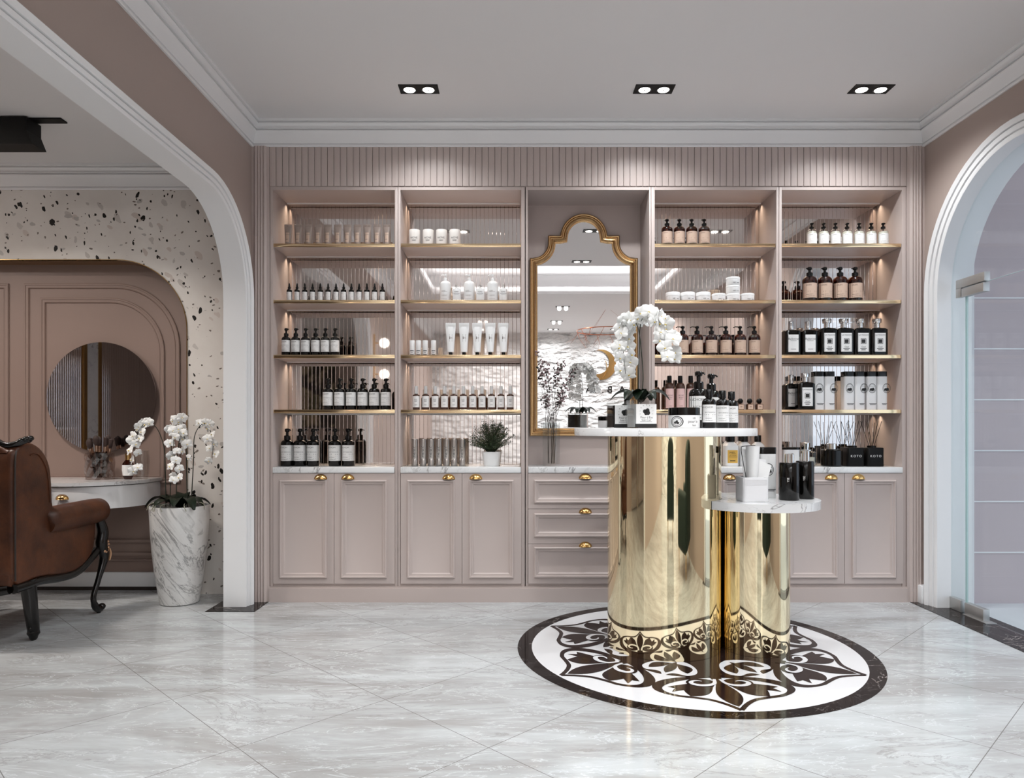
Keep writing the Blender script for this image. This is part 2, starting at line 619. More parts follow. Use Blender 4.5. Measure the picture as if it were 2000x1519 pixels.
    def xf(s, mtx):
        s.v = [tuple(mtx @ Vector(p)) for p in s.v]
        return s

    def merge(s, o, mtx=None, mat=None):
        vv = o.v if mtx is None else [tuple(mtx @ Vector(p)) for p in o.v]
        b = len(s.v)
        s.v.extend(vv)
        for f, m in zip(o.f, o.m):
            s.f.append(tuple(i + b for i in f))
            s.m.append(m if mat is None else mat)
        return s

    def mesh(s, name, mats, smooth=True, ang=38, weld=False):
        me = bpy.data.meshes.new(name)
        me.from_pydata(s.v, [], s.f)
        for m in (mats if isinstance(mats, (list, tuple)) else [mats]):
            me.materials.append(m)
        me.polygons.foreach_set('material_index', s.m)
        bm = bmesh.new()
        bm.from_mesh(me)
        bmesh.ops.remove_doubles(bm, verts=bm.verts[:], dist=1e-6)
        bmesh.ops.recalc_face_normals(bm, faces=bm.faces[:])
        bm.to_mesh(me)
        bm.free()
        if smooth:
            me.polygons.foreach_set('use_smooth', [True] * len(me.polygons))
            me.set_sharp_from_angle(angle=radians(ang))
        me.update()
        return me

    def build(s, name, mats, parent=None, smooth=True, ang=38):
        return link(name, s.mesh(name, mats, smooth, ang), parent)


def link(name, data, parent=None):
    o = bpy.data.objects.new(name, data)
    COL.objects.link(o)
    if parent is not None:
        o.parent = parent
    return o


def tag(o, label=None, cat=None, group=None, kind=None):
    if label:
        o['label'] = label
    if cat:
        o['category'] = cat
    if group:
        o['group'] = group
    if kind:
        o['kind'] = kind
    return o


def thing(name, label, cat, loc=(0, 0, 0), rz=0.0, group=None):
    o = bpy.data.objects.new(name, None)
    COL.objects.link(o)
    o.empty_display_size = 0.05
    o.location = loc
    o.rotation_euler = (0, 0, rz)
    return tag(o, label, cat, group)


def copy_tree(o, parent=None):
    c = o.copy()
    COL.objects.link(c)
    if parent is not None:
        c.parent = parent
    for ch in list(o.children):
        copy_tree(ch, c)
    return c


def structure(o, label=None):
    o['kind'] = 'structure'
    if label:
        o['label'] = label
    return o


def wx(px, Y):
    return (px - 1000.0) * Y / F


def wz(py, Y):
    return EYE + (HOR - py) * Y / F


def smooth_path(pts, k=8):
    P = [Vector(p) for p in pts]
    out = []
    for i in range(len(P) - 1):
        p0, p1, p2, p3 = P[max(i - 1, 0)], P[i], P[i + 1], P[min(i + 2, len(P) - 1)]
        for j in range(k):
            t = j / k
            out.append(.5 * ((2 * p1) + (p2 - p0) * t + (2 * p0 - 5 * p1 + 4 * p2 - p3) * t * t + (3 * p1 - p0 - 3 * p2 + p3) * t ** 3))
    out.append(P[-1])
    return out


def arc(cx, cy, r, a0, a1, n=12, ry=None):
    ry = r if ry is None else ry
    return [(cx + r * cos(radians(a0 + (a1 - a0) * i / n)), cy + ry * sin(radians(a0 + (a1 - a0) * i / n))) for i in range(n + 1)]


_TXT = {}


def text_geo(s, size, spacing=1.0):
    """(verts, faces) of a line of lettering, centred on 0, flat in XZ"""
    key = (s, spacing)
    if key not in _TXT:
        cu = bpy.data.curves.new('lettering', 'FONT')
        cu.body = s
        cu.size = 1.0
        cu.space_character = spacing
        cu.align_x = 'CENTER'
        cu.resolution_u = 3
        ob = bpy.data.objects.new('lettering', cu)
        COL.objects.link(ob)
        dg = bpy.context.evaluated_depsgraph_get()
        me = bpy.data.meshes.new_from_object(ob.evaluated_get(dg))
        _TXT[key] = ([(v.co.x, v.co.y) for v in me.vertices], [tuple(p.vertices) for p in me.polygons])
        bpy.data.objects.remove(ob)
        bpy.data.curves.remove(cu)
        bpy.data.meshes.remove(me)
    v, f = _TXT[key]
    return [(x * size, y * size) for x, y in v], f


def ink_text(mb, s, size, x, z, put, mat=1, spacing=1.0, vertical=False):
    v, f = text_geo(s, size, spacing)
    if vertical:
        v = [(-b, a) for a, b in v]
    mb.add([put(x + a, z + b) for a, b in v], f, mat)


def ink_bar(mb, x0, x1, z, h, put, mat=1, n=6):
    pts = [x0 + (x1 - x0) * i / n for i in range(n + 1)]
    v = [put(x, z) for x in pts] + [put(x, z + h) for x in pts]
    mb.add(v, [(i, i + 1, n + 2 + i, n + 1 + i) for i in range(n)], mat)


def on_cylinder(r, e=0.0):
    return lambda x, z: (r * sin(x / r), -(r + e) * cos(x / r), z)


def on_plane(y):
    return lambda x, z: (x, y, z)


def patch(mb, hw, z0, z1, put, mat=0, n=12):
    xs = [-hw + 2 * hw * i / n for i in range(n + 1)]
    v = [put(x, z0) for x in xs] + [put(x, z1) for x in xs]
    mb.add(v, [(i, i + 1, n + 2 + i, n + 1 + i) for i in range(n)], mat)


ORD = 'first second third fourth fifth sixth seventh eighth ninth tenth eleventh twelfth thirteenth fourteenth'.split()

# ------------------------------------------------------------------ room shell
YF = 4.362                      # front plane of the cabinets
XL, XR = -1.594, 2.523          # wall faces of the shop
YB = -4.75
YZ = lambda u, v, h: (h, u, v)  # 2D (Y, Z) with X as height
XZ = lambda u, v, h: (u, h, v)
XY = lambda u, v, h: (u, v, h)

structure(MB().box(-5.2, 2.69, YB - .1, 4.9, -0.1, 0.0).build('floor', M['floor'], smooth=False), 'grey marble tile floor laid diagonally')
structure(MB().box(2.69, 6.0, -1, 4.9, -0.1, -0.004).build('floor_outer', M['far_floor'], smooth=False), 'pale floor beyond the glass door')

# ceiling with a tray behind the camera
tx0, tx1, ty0, ty1 = TRAY
cb = MB()
cb.box(XL - .12, XR + .19, ty1, 4.8, CEIL, CEIL + .1)
cb.box(XL - .12, XR + .19, YB - .1, ty0, CEIL, CEIL + .1)
cb.box(XL - .12, tx0, ty0, ty1, CEIL, CEIL + .1)
cb.box(tx1, XR + .19, ty0, ty1, CEIL, CEIL + .1)
cb.box(tx0 - .3, tx1 + .3, ty0 - .3, ty1 + .3, CEIL + .32, CEIL + .36)
for a in ((tx0 - .3, tx0 - .26, ty0 - .3, ty1 + .3), (tx1 + .26, tx1 + .3, ty0 - .3, ty1 + .3), (tx0 - .3, tx1 + .3, ty0 - .3, ty0 - .26), (tx0 - .3, tx1 + .3, ty1 + .26, ty1 + .3)):
    cb.box(a[0], a[1], a[2], a[3], CEIL + .1, CEIL + .34)
structure(cb.build('ceiling', M['plaster'], smooth=False), 'white plaster ceiling of the shop')
structure(MB().box(-5.2, XL - .11, YB - .1, 4.9, CEIL_L, CEIL_L + .1).build('ceiling_dressing_room', M['plaster'], smooth=False), 'lower white ceiling of the dressing room')
structure(MB().box(XR + .18, 6.0, -1, 4.9, 3.0, 3.1).build('ceiling_outer', M['plaster'], smooth=False))

# arched wall between shop and dressing room
ya, yb_ = 1.45, 4.228           # clear opening
r_in = 0.513
arch_l = [(yb_, 0.0), (yb_, 1.83)] + arc(yb_ - r_in, 1.83, r_in, 0, 90, 14)[1:] + arc(ya + r_in, 1.83, r_in, 90, 180, 14) + [(ya, 0.0)]
big = lambda path, d, c: [((u + d * (1 if u > c else -1)) if True else u, v) for u, v in path]


def offset_path(path, d):
    P = [Vector(p) for p in path]
    out = []
    for i in range(len(P)):
        a = (P[i] - P[i - 1]).normalized() if i > 0 else (P[1] - P[0]).normalized()
        b = (P[i + 1] - P[i]).normalized() if i < len(P) - 1 else a
        if i == 0:
            a = b
        m = Vector((-a.y - b.y, a.x + b.x)).normalized()
        m = m / max(.3, m.dot(Vector((-a.y, a.x))))
        q = P[i] + m * d
        out.append((q.x, q.y))
    return out


def arch_wall(name, path, x0, x1, y0, y1, top, m):
    hole = offset_path(path, -0.02)       # path runs from the far jamb up and over: opening is on the left
    poly = [(y1, -0.02), (y1, top), (y0, top), (y0, -0.02)] + [(hole[-1][0], -0.02)] + list(reversed(hole[1:-1])) + [(hole[0][0], -0.02)]
    return MB().prism(poly, YZ, x0, x1).build(name, m, smooth=False)


structure(arch_wall('wall_left', arch_l, XL - .109, XL, YB, 4.72, 3.0, M['pink_wall']), 'pink painted wall with the wide arch')
cas_l = [(-.03, XL - .121), (0, XL - .121), (0, XL + .0125), (-.004, XL + .0145), (-.016, XL + .016), (-.018, XL + .010), (-.021, XL + .010), (-.022, XL + .020), (-.040, XL + .0235), (-.042, XL + .017), (-.045, XL + .017), (-.046, XL + .029), (-.067, XL + .038), (-.072, XL + .034), (-.072, XL - .002), (-.03, XL - .002)]
structure(MB().sweep(arch_l, cas_l, YZ, loop=True).build('trim_1', M['white'], smooth=True, ang=22), 'white moulded casing around the wide arch')

r2 = 0.655
arch_r = [(3.55 + r2, 0.0), (3.55 + r2, 1.86)] + arc(3.55, 1.86, r2, 0, 180, 32)[1:] + [(3.55 - r2, 0.0)]
structure(arch_wall('wall_right', arch_r, XR, XR + .182, YB, 4.72, 3.0, M['pink_wall']), 'pink painted wall with the arched glass doorway')
cas_r = [(-.03, XR + .194), (0, XR + .194), (0, XR - .011), (-.006, XR - .014), (-.024, XR - .016), (-.026, XR - .010), (-.030, XR - .010), (-.031, XR - .022), (-.054, XR - .026), (-.056, XR - .019), (-.060, XR - .019), (-.061, XR - .032), (-.084, XR - .041), (-.09, XR - .036), (-.09, XR + .002), (-.03, XR + .002)]
structure(MB().sweep(arch_r, cas_r, YZ, loop=True).build('trim_2', M['white'], smooth=True, ang=22), 'white moulded casing around the glass doorway')

# other walls
structure(MB().box(XL - .109, XR + .19, 4.70, 4.80, 0, 3.0).build('wall_back', M['pink_wall'], smooth=False), 'pink wall behind the display cabinets')
fw = MB().box(XL - .2, XR + .2, YB - .1, YB, 0, 3.0)
structure(fw.build('wall_front', M['rock'], smooth=False), 'white rock relief wall behind the reception')
structure(MB().box(-5.3, -5.2, YB - .1, 4.9, 0, 2.9).build('wall_dressing_side', M['pink_wall'], smooth=False))
structure(MB().box(-5.3, XL - .1, YB - .2, YB - .1, 0, 2.9).build('wall_dressing_front', M['pink_wall'], smooth=False))

# crown mouldings
crown = [(0, 2.784), (-.010, 2.784), (-.013, 2.788), (-.013, 2.796), (-.007, 2.798), (-.007, 2.801), (-.015, 2.803), (-.017, 2.815), (-.023, 2.832), (-.030, 2.850), (-.037, 2.863), (-.042, 2.868), (-.042, 2.873), (-.033, 2.875), (-.033, 2.879), (-.047, 2.881), (-.047, 2.886), (-.040, 2.888), (-.044, 2.897), (-.052, 2.906), (-.059, 2.910), (-.059, 2.913), (-.052, 2.915), (-.052, 2.918), (-.068, 2.920), (-.068, 2.936), (0.0, 2.936)]
structure(MB().sweep([(XL, YB), (XL, YF), (XR, YF), (XR, YB)], crown, XY).build('trim_3', M['white'], ang=22), 'white stepped crown moulding around the shop ceiling')
YT = 4.57                       # terrazzo face
crown2 = [(o, 2.592 + (h - 2.784) * .148 / .152) for o, h in crown]
structure(MB().sweep([(-5.2, YT), (XL - .109, YT)], crown2, XY).build('trim_4', M['white'], ang=22), 'white crown moulding above the terrazzo wall')

# dressing-room terrazzo wall with an arched niche
nx1 = wx(365, YT)
ntop = wz(508, YT)
nr = 0.45
niche = [(-4.4, 0.0), (-4.4, ntop)] + [(nx1 - nr + nr * sin(radians(a)), ntop - nr + nr * cos(radians(a))) for a in range(0, 91, 6)] + [(nx1, 0.0)]
poly = [(-5.2, -.02), (-5.2, CEIL_L + .05), (XL - .109, CEIL_L + .05), (XL - .109, -.02), (nx1, -.02)] + list(reversed(niche[1:-1])) + [(-4.4, -.02)]
structure(MB().prism(poly, XZ, YT, YT + .02).build('wall_terrazzo', M['terrazzo'], smooth=False), 'black flecked terrazzo wall of the dressing room')
YN = 4.705
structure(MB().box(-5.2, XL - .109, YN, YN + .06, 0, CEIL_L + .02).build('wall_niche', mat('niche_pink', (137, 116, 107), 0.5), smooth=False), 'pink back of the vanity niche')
g = MB().sweep(niche, [(0.0, YT - .006), (0.0, YN), (.004, YN), (.004, YT - .006)], XZ, loop=True)
structure(g.build('trim_5', M['gold'], ang=40), 'gold edge lining the vanity niche')
# niche panel mouldings
pm = [(0, 0), (0, -.007), (-.004, -.010), (-.010, -.010), (-.014, -.006), (-.026, -.006), (-.030, -.009), (-.035, 0)]


def niche_panel(name, x0, x1, z0, z1, r, label):
    path = [(x0, z0), (x1, z0)] + [(x1, z1 - r)] * (r > 0) + ([(x1 - r + r * cos(radians(a)), z1 - r + r * sin(radians(a))) for a in range(6, 91, 7)] if r > 0 else [(x1, z1)]) + [(x0, z1)]
    mb = MB().sweep(path, [(-o, YN + h) for o, h in pm], XZ, closed=True)
    if r > 0:
        ins = offset_path(path, .085)
    return structure(mb.build(name, bpy.data.materials['niche_pink'], ang=30), label)


xn = lambda p: wx(p, YN)
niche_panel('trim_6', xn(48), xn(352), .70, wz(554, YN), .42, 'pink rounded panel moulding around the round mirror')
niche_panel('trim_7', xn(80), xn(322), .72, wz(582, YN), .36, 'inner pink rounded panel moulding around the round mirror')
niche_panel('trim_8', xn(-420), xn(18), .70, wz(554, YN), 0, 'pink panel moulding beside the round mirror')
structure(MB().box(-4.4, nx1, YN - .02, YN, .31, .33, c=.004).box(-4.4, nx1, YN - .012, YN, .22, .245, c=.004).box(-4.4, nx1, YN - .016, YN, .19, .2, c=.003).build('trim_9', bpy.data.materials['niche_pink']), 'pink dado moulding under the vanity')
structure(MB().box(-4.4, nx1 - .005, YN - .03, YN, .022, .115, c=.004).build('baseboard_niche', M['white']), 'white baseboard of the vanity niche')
structure(MB().box(-4.4, nx1 - .005, YN - .03, YN, 0, .022).build('baseboard_niche_toe', M['ebony_base']), 'dark toe strip of the vanity niche')

# black stone pads in the doorways
structure(MB().box(-1.778, -1.49, 4.12, 4.36, 0.0005, .0025).build('trim_10', M['black_marble'], smooth=False), 'black marble pad under the wide arch jamb')
structure(MB().box(2.432, 2.69, 2.7, 4.36, 0.0005, .0025).build('trim_11', M['black_marble'], smooth=False), 'black marble threshold of the glass doorway')
structure(MB().box(XR - .048, XR + .01, 4.30, 4.358, 0, .11, c=.006).build('baseboard_right', M['white']), 'short white baseboard block by the glass doorway')

# outer lobby wall with thin white rails
lw = MB().box(XR + .26, 6.0, 4.34, 4.44, -.05, 3.05)
structure(lw.build('wall_outer', M['lavender'], smooth=False), 'lavender panelled wall beyond the glass door')
for k in range(6):
    z = 1.857 - .31 * k
    structure(MB().box(XR + .262, 6.0, 4.334, 4.3405, z - .004, z + .004).build('trim_%d' % (12 + k), M['white'], smooth=False), 'thin white line %s from the top on the lavender wall' % ORD[k])
structure(MB().box(XR + .18, XR + .27, 4.30, 4.5, 0, 3.0).build('wall_outer_return', M['white'], smooth=False))

# glass doorway
GX = 2.60
side = 4.072
dz = 1.868
arch_glass = [(side, 0.004), (3.55 + r2 - .001, 0.004), (3.55 + r2 - .001, 1.86)] + arc(3.55, 1.86, r2 - .001, 0, 180, 32)[1:] + [(3.55 - r2 + .001, dz), (side, dz)]
ww = structure(MB().prism(arch_glass, YZ, GX - .006, GX + .006).build('window_1', M['door_glass'], smooth=False), 'fixed glass around the glass door')
MB().box(GX - .006, GX + .006, side - .001, side, .004, dz).box(GX - .006, GX + .006, 2.92, side, dz - .001, dz).build('polished_edge', M['glass_edge'], ww, smooth=False)
MB().box(GX - .016, GX + .016, 4.10, 4.203, 0.003, .072, c=.002).build('bottom_clamp', M['steel'], ww)
MB().box(GX - .016, GX + .016, 3.894, 4.145, dz + .004, 1.922, c=.002).box(GX - .016, GX + .016, 4.10, 4.145, 1.82, dz + .0035, c=.002).build('top_clamp', M['steel'], ww)
dr = structure(MB().box(GX - .005, GX + .005, 2.94, side - .008, .012, dz - .01).build('door_1', M['door_glass'], smooth=False), 'frameless glass door')
MB().box(GX - .005, GX + .005, side - .009, side - .008, .012, dz - .01).build('polished_edge', M['glass_edge'], dr, smooth=False)
MB().box(GX - .018, GX + .018, 3.90, 4.062, 0.006, .07, c=.002).build('bottom_hinge', M['steel'], dr)
MB().box(GX - .018, GX + .018, 3.90, 4.09, 1.816, dz - .004, c=.002).build('top_hinge', M['steel'], dr)
MB().box(GX - .03, GX + .03, 3.86, 4.06, .0026, .006).build('floor_plate', M['steel'], dr)

# ------------------------------------------------------------------ floor medallion
MX, MY = 0.868, 3.447


def disc(r, n=96):
    return [(MX + r * cos(2 * pi * i / n), MY + r * sin(2 * pi * i / n)) for i in range(n)]


md = MB().poly([(x, y, .0006) for x, y in disc(.772)]).build('floor_medallion', M['inlay_white'], smooth=False)
structure(md, 'round floor medallion with dark scrollwork')
rg = MB()
a, b = disc(.772), disc(.841)
n = len(a)
rg.add([(x, y, .0008) for x, y in a + b], [(i, (i + 1) % n, n + (i + 1) % n, n + i) for i in range(n)])
rg.build('border_ring', M['black_marble'], md, smooth=False)


def leaf2(p0, p1, w_, bend=0.0, n=12, skew=.45):
    a, b = Vector(p0), Vector(p1)
    d = b - a
    nn = Vector((-d.y, d.x))
    left, right = [], []
    for i in range(n + 1):
        t = i / n
        c = a + d * t + nn * (bend * 4 * t * (1 - t))
        tt = t ** (math.log(.5) / math.log(skew))
        h = w_ / 2 * sin(pi * tt) ** .85 if 0 < t < 1 else 0
        u = nn.normalized() * h
        left.append(c + u)
        right.append(c - u)
    return left + list(reversed(right[1:-1]))


def motif():
    """one palmette in its ring: u across, w outwards from the centre"""
    mb = MB()
    lay = iter(range(1, 99))
    up = lambda: .00012 * next(lay)
    for sgn in (1, -1):
        # ring: from the inner side round to the outer tip
        pts = [(sgn * .272 * sin(radians(t)), .530 - .128 * cos(radians(t))) for t in range(0, 137, 6)]
        pts += [tuple(p) for p in smooth_path([pts[-1], (sgn * .125, .640), (sgn * .08, .662), (sgn * .036, .706), (0, .758)], 5)][1:]
        n_ = len(pts)
        ws = [.018 + .030 * sin(pi * min(1, i / 21)) ** 1.5 if i < 21 else .02 for i in range(n_)]
        mb.ribbon([(p[0], p[1]) for p in pts], ws, up())
        for p0, p1, w_, bd, sk in (((sgn * .02, .485), (sgn * .158, .618), .115, -.10 * sgn, .60), ((sgn * .05, .52), (sgn * .222, .572), .055, -.16 * sgn, .45), ((sgn * .02, .475), (sgn * .228, .515), .075, .10 * sgn, .45)):
            zz = up()
            mb.poly([(q.x, q.y, zz) for q in leaf2(p0, p1, w_, bd, skew=sk)])
        zz = up()
        mb.poly([(sgn * .078 + x, y, zz) for x, y in arc(0, .470, .062, 0, 360, 24, .048)[:-1]])
        sp = [(sgn * (.082 + (.066 - .0052 * k) * cos(radians(200 - 36 * k))), .468 + (.066 - .0052 * k) * .72 * sin(radians(200 - 36 * k))) for k in range(10)]
        sp = [(sgn * .012, .432)] + sp[1:]
        sp = [tuple(q) for q in smooth_path(sp, 4)]
        mb.ribbon(sp, [.006 + .016 * sin(pi * min(1, i / len(sp) + .12)) for i in range(len(sp))], 0.0021 + .0001 * sgn, 1)
    zz = up()
    mb.poly([(q.x, q.y, zz) for q in leaf2((0, .43), (0, .725), .095, 0, skew=.60)])
    mb.ribbon([(0, .39), (0, .50)], [.05, .03], up())
    return mb


mo = motif()
for k in range(6):
    o = mo if k == 0 else mo
    mt = Matrix.Translation((MX, MY, .0010)) @ Matrix.Rotation(radians(180 + 60 * k), 4, 'Z')
    t = MB().merge(mo, mt)
    t.build('scroll_motif', [M['inlay'], M['inlay_white']], md, smooth=False)
core = MB().poly([(MX + .425 * cos(2 * pi * i / 72) * (1 - .05 * abs(cos(3 * 2 * pi * i / 72 + pi / 2)) ** 2), MY + .425 * sin(2 * pi * i / 72) * (1 - .05 * abs(cos(3 * 2 * pi * i / 72 + pi / 2)) ** 2), .0008) for i in range(72)])
core.build('inner_field', M['inlay'], md, smooth=False)
for k in range(6):
    hb = MB()
    # white heart with a dark leaf spray
    rt_ = smooth_path([(0, .215), (.055, .235), (.105, .29), (.122, .35), (.095, .392), (.05, .388), (.02, .40), (0, .455)], 5)
    out_ = [(p.x, p.y) for p in rt_] + [(-p.x, p.y) for p in reversed(rt_[1:-1])]
    hb.poly([(x, y, 0) for x, y in out_], 1)
    for sgn in (1, -1):
        hb.poly([(q.x, q.y, .0004 + sgn * .00015) for q in leaf2((sgn * .008, .265), (sgn * .088, .365), .06, -.12 * sgn, skew=.55)])
    hb.poly([(q.x, q.y, .0008) for q in leaf2((0, .24), (0, .40), .05, skew=.55)])
    hb.xf(Matrix.Translation((MX, MY, .0010)) @ Matrix.Rotation(radians(180 + 30 + 60 * k), 4, 'Z')).build('heart_motif', [M['inlay'], M['inlay_white']], md, smooth=False)

# ------------------------------------------------------------------ built-in cabinets
FS = YF / F                      # metres per pixel on the cabinet front


def cx(px):
    return (px - 1000) * FS


def cz(py):
    return EYE + (HOR - py) * FS


Z_TOP, Z_COUNT, Z_KICK = 2.523, 0.825, 0.094
Y_BACK = 4.665
SHELF_Z = [2.197, 1.851, 1.514, 1.177]
SHELF_NAME = ['top shelf', 'second shelf', 'third shelf', 'lowest shelf', 'counter']

# slatted fascia, pilasters, plinth
fz0, fz1 = 2.545, 2.786
fx0, fx1 = cx(527), cx(1770)
fb = MB().box(fx0, fx1, YF + .004, YF + .03, fz0 - .004, fz1)
ns = 99
for i in range(ns):
    p = (fx1 - fx0) / ns
    fb.box(fx0 + i * p + .0012, fx0 + (i + 1) * p - .0012, YF - .006, YF + .004, fz0, fz1, c=.002)
structure(fb.build('trim_20', M['pink'], ang=30), 'pink vertical slat fascia above the display cabinets')


def pilaster(name, x0, x1, label):
    mb = MB()
    W = x1 - x0
    pr = [(0, 0), (0, -.010), (.14, -.010), (.18, -.016)] + [(.18 + .64 * t / 40, -.016 - .006 * abs(sin(pi * 4 * t / 40))) for t in range(1, 40)] + [(.82, -.016), (.86, -.010), (1, -.010), (1, 0)]
    v = [(x0 + W * u, YF + h, z) for z in (.0, 2.786) for u, h in pr]
    k = len(pr)
    mb.add(v, [(i, i + 1, k + i + 1, k + i) for i in range(k - 1)] + [tuple(range(k)), tuple(range(k, 2 * k))])
    structure(mb.build(name, M['pink'], ang=25), label)


pilaster('trim_21', XL, fx0, 'pink reeded pilaster beside the wide arch')
pilaster('trim_22', fx1, XR, 'pink reeded pilaster beside the glass doorway')
pb = MB().box(fx0, fx1, YF - .016, YF + .05, 0, Z_KICK - .008)
pb.box(fx0, fx1, YF - .010, YF + .05, Z_KICK - .009, Z_KICK)
structure(pb.build('baseboard_back', M['pink']), 'pink plinth under the display cabinets')

DOOR_PROF = [(0, 0), (0, -.010), (-.005, -.014), (-.011, -.012), (-.014, -.006), (-.024, -.004), (-.028, .001), (-.034, .004)]


def panel_front(mb, x0, x1, z0, z1, mx0, mx1, mz0, mz1):
    """door or drawer front with a moulded, sunk panel; front face at h = 0"""
    to3 = lambda u, v, h: (u, YF - .006 + h, v)
    # flat frame around the moulding
    o = [(x0, z0), (x1, z0), (x1, z1), (x0, z1)]
    i_ = [(mx0, mz0), (mx1, mz0), (mx1, mz1), (mx0, mz1)]
    v = [to3(a, b, 0) for a, b in o + i_]
    mb.add(v, [(k, (k + 1) % 4, 4 + (k + 1) % 4, 4 + k) for k in range(4)])
    mb.sweep(i_, [(-o_, h) for o_, h in DOOR_PROF], to3, closed=True)
    d = .034
    mb.add([to3(mx0 + d, mz0 + d, .004), to3(mx1 - d, mz0 + d, .004), to3(mx1 - d, mz1 - d, .004), to3(mx0 + d, mz1 - d, .004)], [(0, 1, 2, 3)])
    # edges of the slab
    v = [to3(a, b, h) for h in (0, .02) for a, b in o]
    mb.add(v, [(k, (k + 1) % 4, 4 + (k + 1) % 4, 4 + k) for k in range(4)])


def handle_mesh():
    mb = MB()
    a, b, c = .036, .026, .024
    n, m = 16, 8
    v, f = [], []
    for j in range(m + 1):
        ph = pi / 2 * j / m
        for i in range(n + 1):
            th = pi * i / n
            v.append((a * cos(th), -c * sin(th) * cos(ph) - .001, b * sin(th) * sin(ph) ** .8))
    for j in range(m):
        for i in range(n):
            p = j * (n + 1) + i
            f.append((p, p + 1, p + n + 2, p + n + 1))
    mb.add(v, f)
    mb.tube([(a * cos(pi * i / n), -c * sin(pi * i / n) - .001, 0) for i in range(n + 1)], .0016, 6)
    mb.tube([(a * 1.06 * cos(pi * i / n), -.0015, b * 1.1 * sin(pi * i / n)) for i in range(n + 1)], .0018, 6)
    mb.box(-a * 1.05, a * 1.05, -.003, 0, -.003, .0005, c=.001)
    return mb.mesh('cup_handle', M['gold'], ang=60)


HANDLE = handle_mesh()


def add_handle(parent, px, py):
    h = link('handle', HANDLE, parent)
    h.location = (cx(px), YF - .0062, cz(py) - .012)
    return h


def fluted_back(x0, x1, z0, z1):
    """mirror pressed into narrow vertical strips with V grooves between them"""
    mb = MB()
    pitch = .0262
    k = max(1, round((x1 - x0) / pitch))
    p = (x1 - x0) / k
    pr = []
    for i in range(k):
        a = x0 + i * p
        pr += [(a, .0016), (a + .0018, 0.0), (a + p - .0018, 0.0)]
    pr.append((x1, .0016))
    v = [(x, Y_BACK + h, z) for z in (z0, z1) for x, h in pr]
    q = len(pr)
    mb.add(v, [(i, i + 1, q + i + 1, q + i) for i in range(q - 1)])
    return mb


def cabinet(label, px0, px1, ix0, ix1, doors=None, drawers=None, niche=False):
    x0, x1 = cx(px0), cx(px1)
    a, b = cx(ix0), cx(ix1)
    t = thing('display_cabinet' if not niche else 'mirror_cabinet', label, 'cabinet', ((x0 + x1) / 2, YF, 0))
    off = Matrix.Translation((-(x0 + x1) / 2, -YF, 0))

    def part(mb, name, m, parent=None, smooth=True, ang=30):
        if parent is None:
            mb.xf(off)
        return mb.build(name, m, parent or t, smooth, ang)

    sides = MB()
    sides.box(x0 + .001, a, YF, 4.69, Z_KICK, 2.544, c=.002).box(b, x1 - .001, YF, 4.69, Z_KICK, 2.544, c=.002)
    sides.box(a, b, YF, 4.69, Z_TOP, 2.544).box(a, b, YF + .006, YF + .03, Z_KICK, .112)
    sides.box(a, b, YF + .03, 4.69, Z_KICK, .788)
    part(sides, 'carcass', M['pink'])
    ct = MB().box(a + .002, b - .002, YF - .012, Y_BACK, .79, Z_COUNT, c=.003)
    part(ct, 'countertop', M['worktop'])
    if niche:
        part(MB().box(a, b, Y_BACK, Y_BACK + .02, Z_COUNT, Z_TOP), 'back_panel', M['pink'])
    else:
        part(fluted_back(a, b, Z_COUNT, Z_TOP), 'mirror_back', M['flute'], smooth=False)
        for z in SHELF_Z:
            sh = part(MB().box(a + .0005, b - .0005, YF + .014, Y_BACK - .003, z - .0205, z), 'shelf', M['pink'], smooth=False)
            e = MB().box(a + .001, b - .001, YF + .008, YF + .0138, z - .0208, z + .0004, c=.001)
            e.xf(off).build('brass_edge', M['gold_edge'], sh)
        for z in [Z_TOP] + [z - .0205 for z in SHELF_Z]:
            st = MB().box(a + .006, b - .006, Y_BACK - .052, Y_BACK - .04, z - .006, z)
            part(st, 'lamp_strip', M['white'], smooth=False)
    for (d0, d1, m0, m1, h) in doors or []:
        mb = MB()
        panel_front(mb, cx(d0), cx(d1), .112, .788, cx(m0), cx(m1), cz(1128), cz(937))
        d = part(mb, 'door', M['pink'])
        hh = add_handle(d, h, 931)
        hh.location.x -= (x0 + x1) / 2
        hh.location.y -= YF
    for (z0, z1, mz0, mz1, hy) in drawers or []:
        mb = MB()
        panel_front(mb, a + .002, b - .002, z0, z1, cx(1043), cx(1257), cz(mz1), cz(mz0))
        d = part(mb, 'drawer', M['pink'])
        hh = add_handle(d, 1143, hy)
        hh.location.x -= (x0 + x1) / 2
        hh.location.y -= YF
    return t


BAYS = {'A': (533, 771), 'B': (782, 1018), 'C': (1031, 1268), 'D': (1279, 1516), 'E': (1527, 1762)}
BAY_NAME = {'A': 'leftmost bay', 'B': 'bay left of mirror', 'C': 'mirror bay', 'D': 'bay right of mirror', 'E': 'rightmost bay'}


def two_doors(c, i0, i1):
    return [(i0, c - .4, i0 + 13, c - 14, c - 26), (c + .4, i1, c + 14, i1 - 15, c + 27)]


cabinet('pink display cabinet with gold edged shelves, beside the wide white arch', 527, 777, 533, 771, two_doors(653, 534, 771))
cabinet('pink display cabinet holding white bottles and the small green bush', 777, 1025.5, 782, 1018, two_doors(902.5, 783, 1018))
cabinet('pink cabinet with three drawers under the gold framed mirror', 1026.5, 1272, 1031, 1268,
        drawers=[(.571, .788, 936.6, 982, 930), (.357, .569, 1002, 1048, 997), (.112, .355, 1067.5, 1127, 1063)], niche=True)
cabinet('pink display cabinet with amber pump bottles, right of the framed mirror', 1272, 1521, 1279, 1516, two_doors(1397, 1279, 1516))
cabinet('pink display cabinet with reed diffusers, beside the glass doorway', 1521, 1770, 1527, 1762, two_doors(1648.5, 1527, 1763))
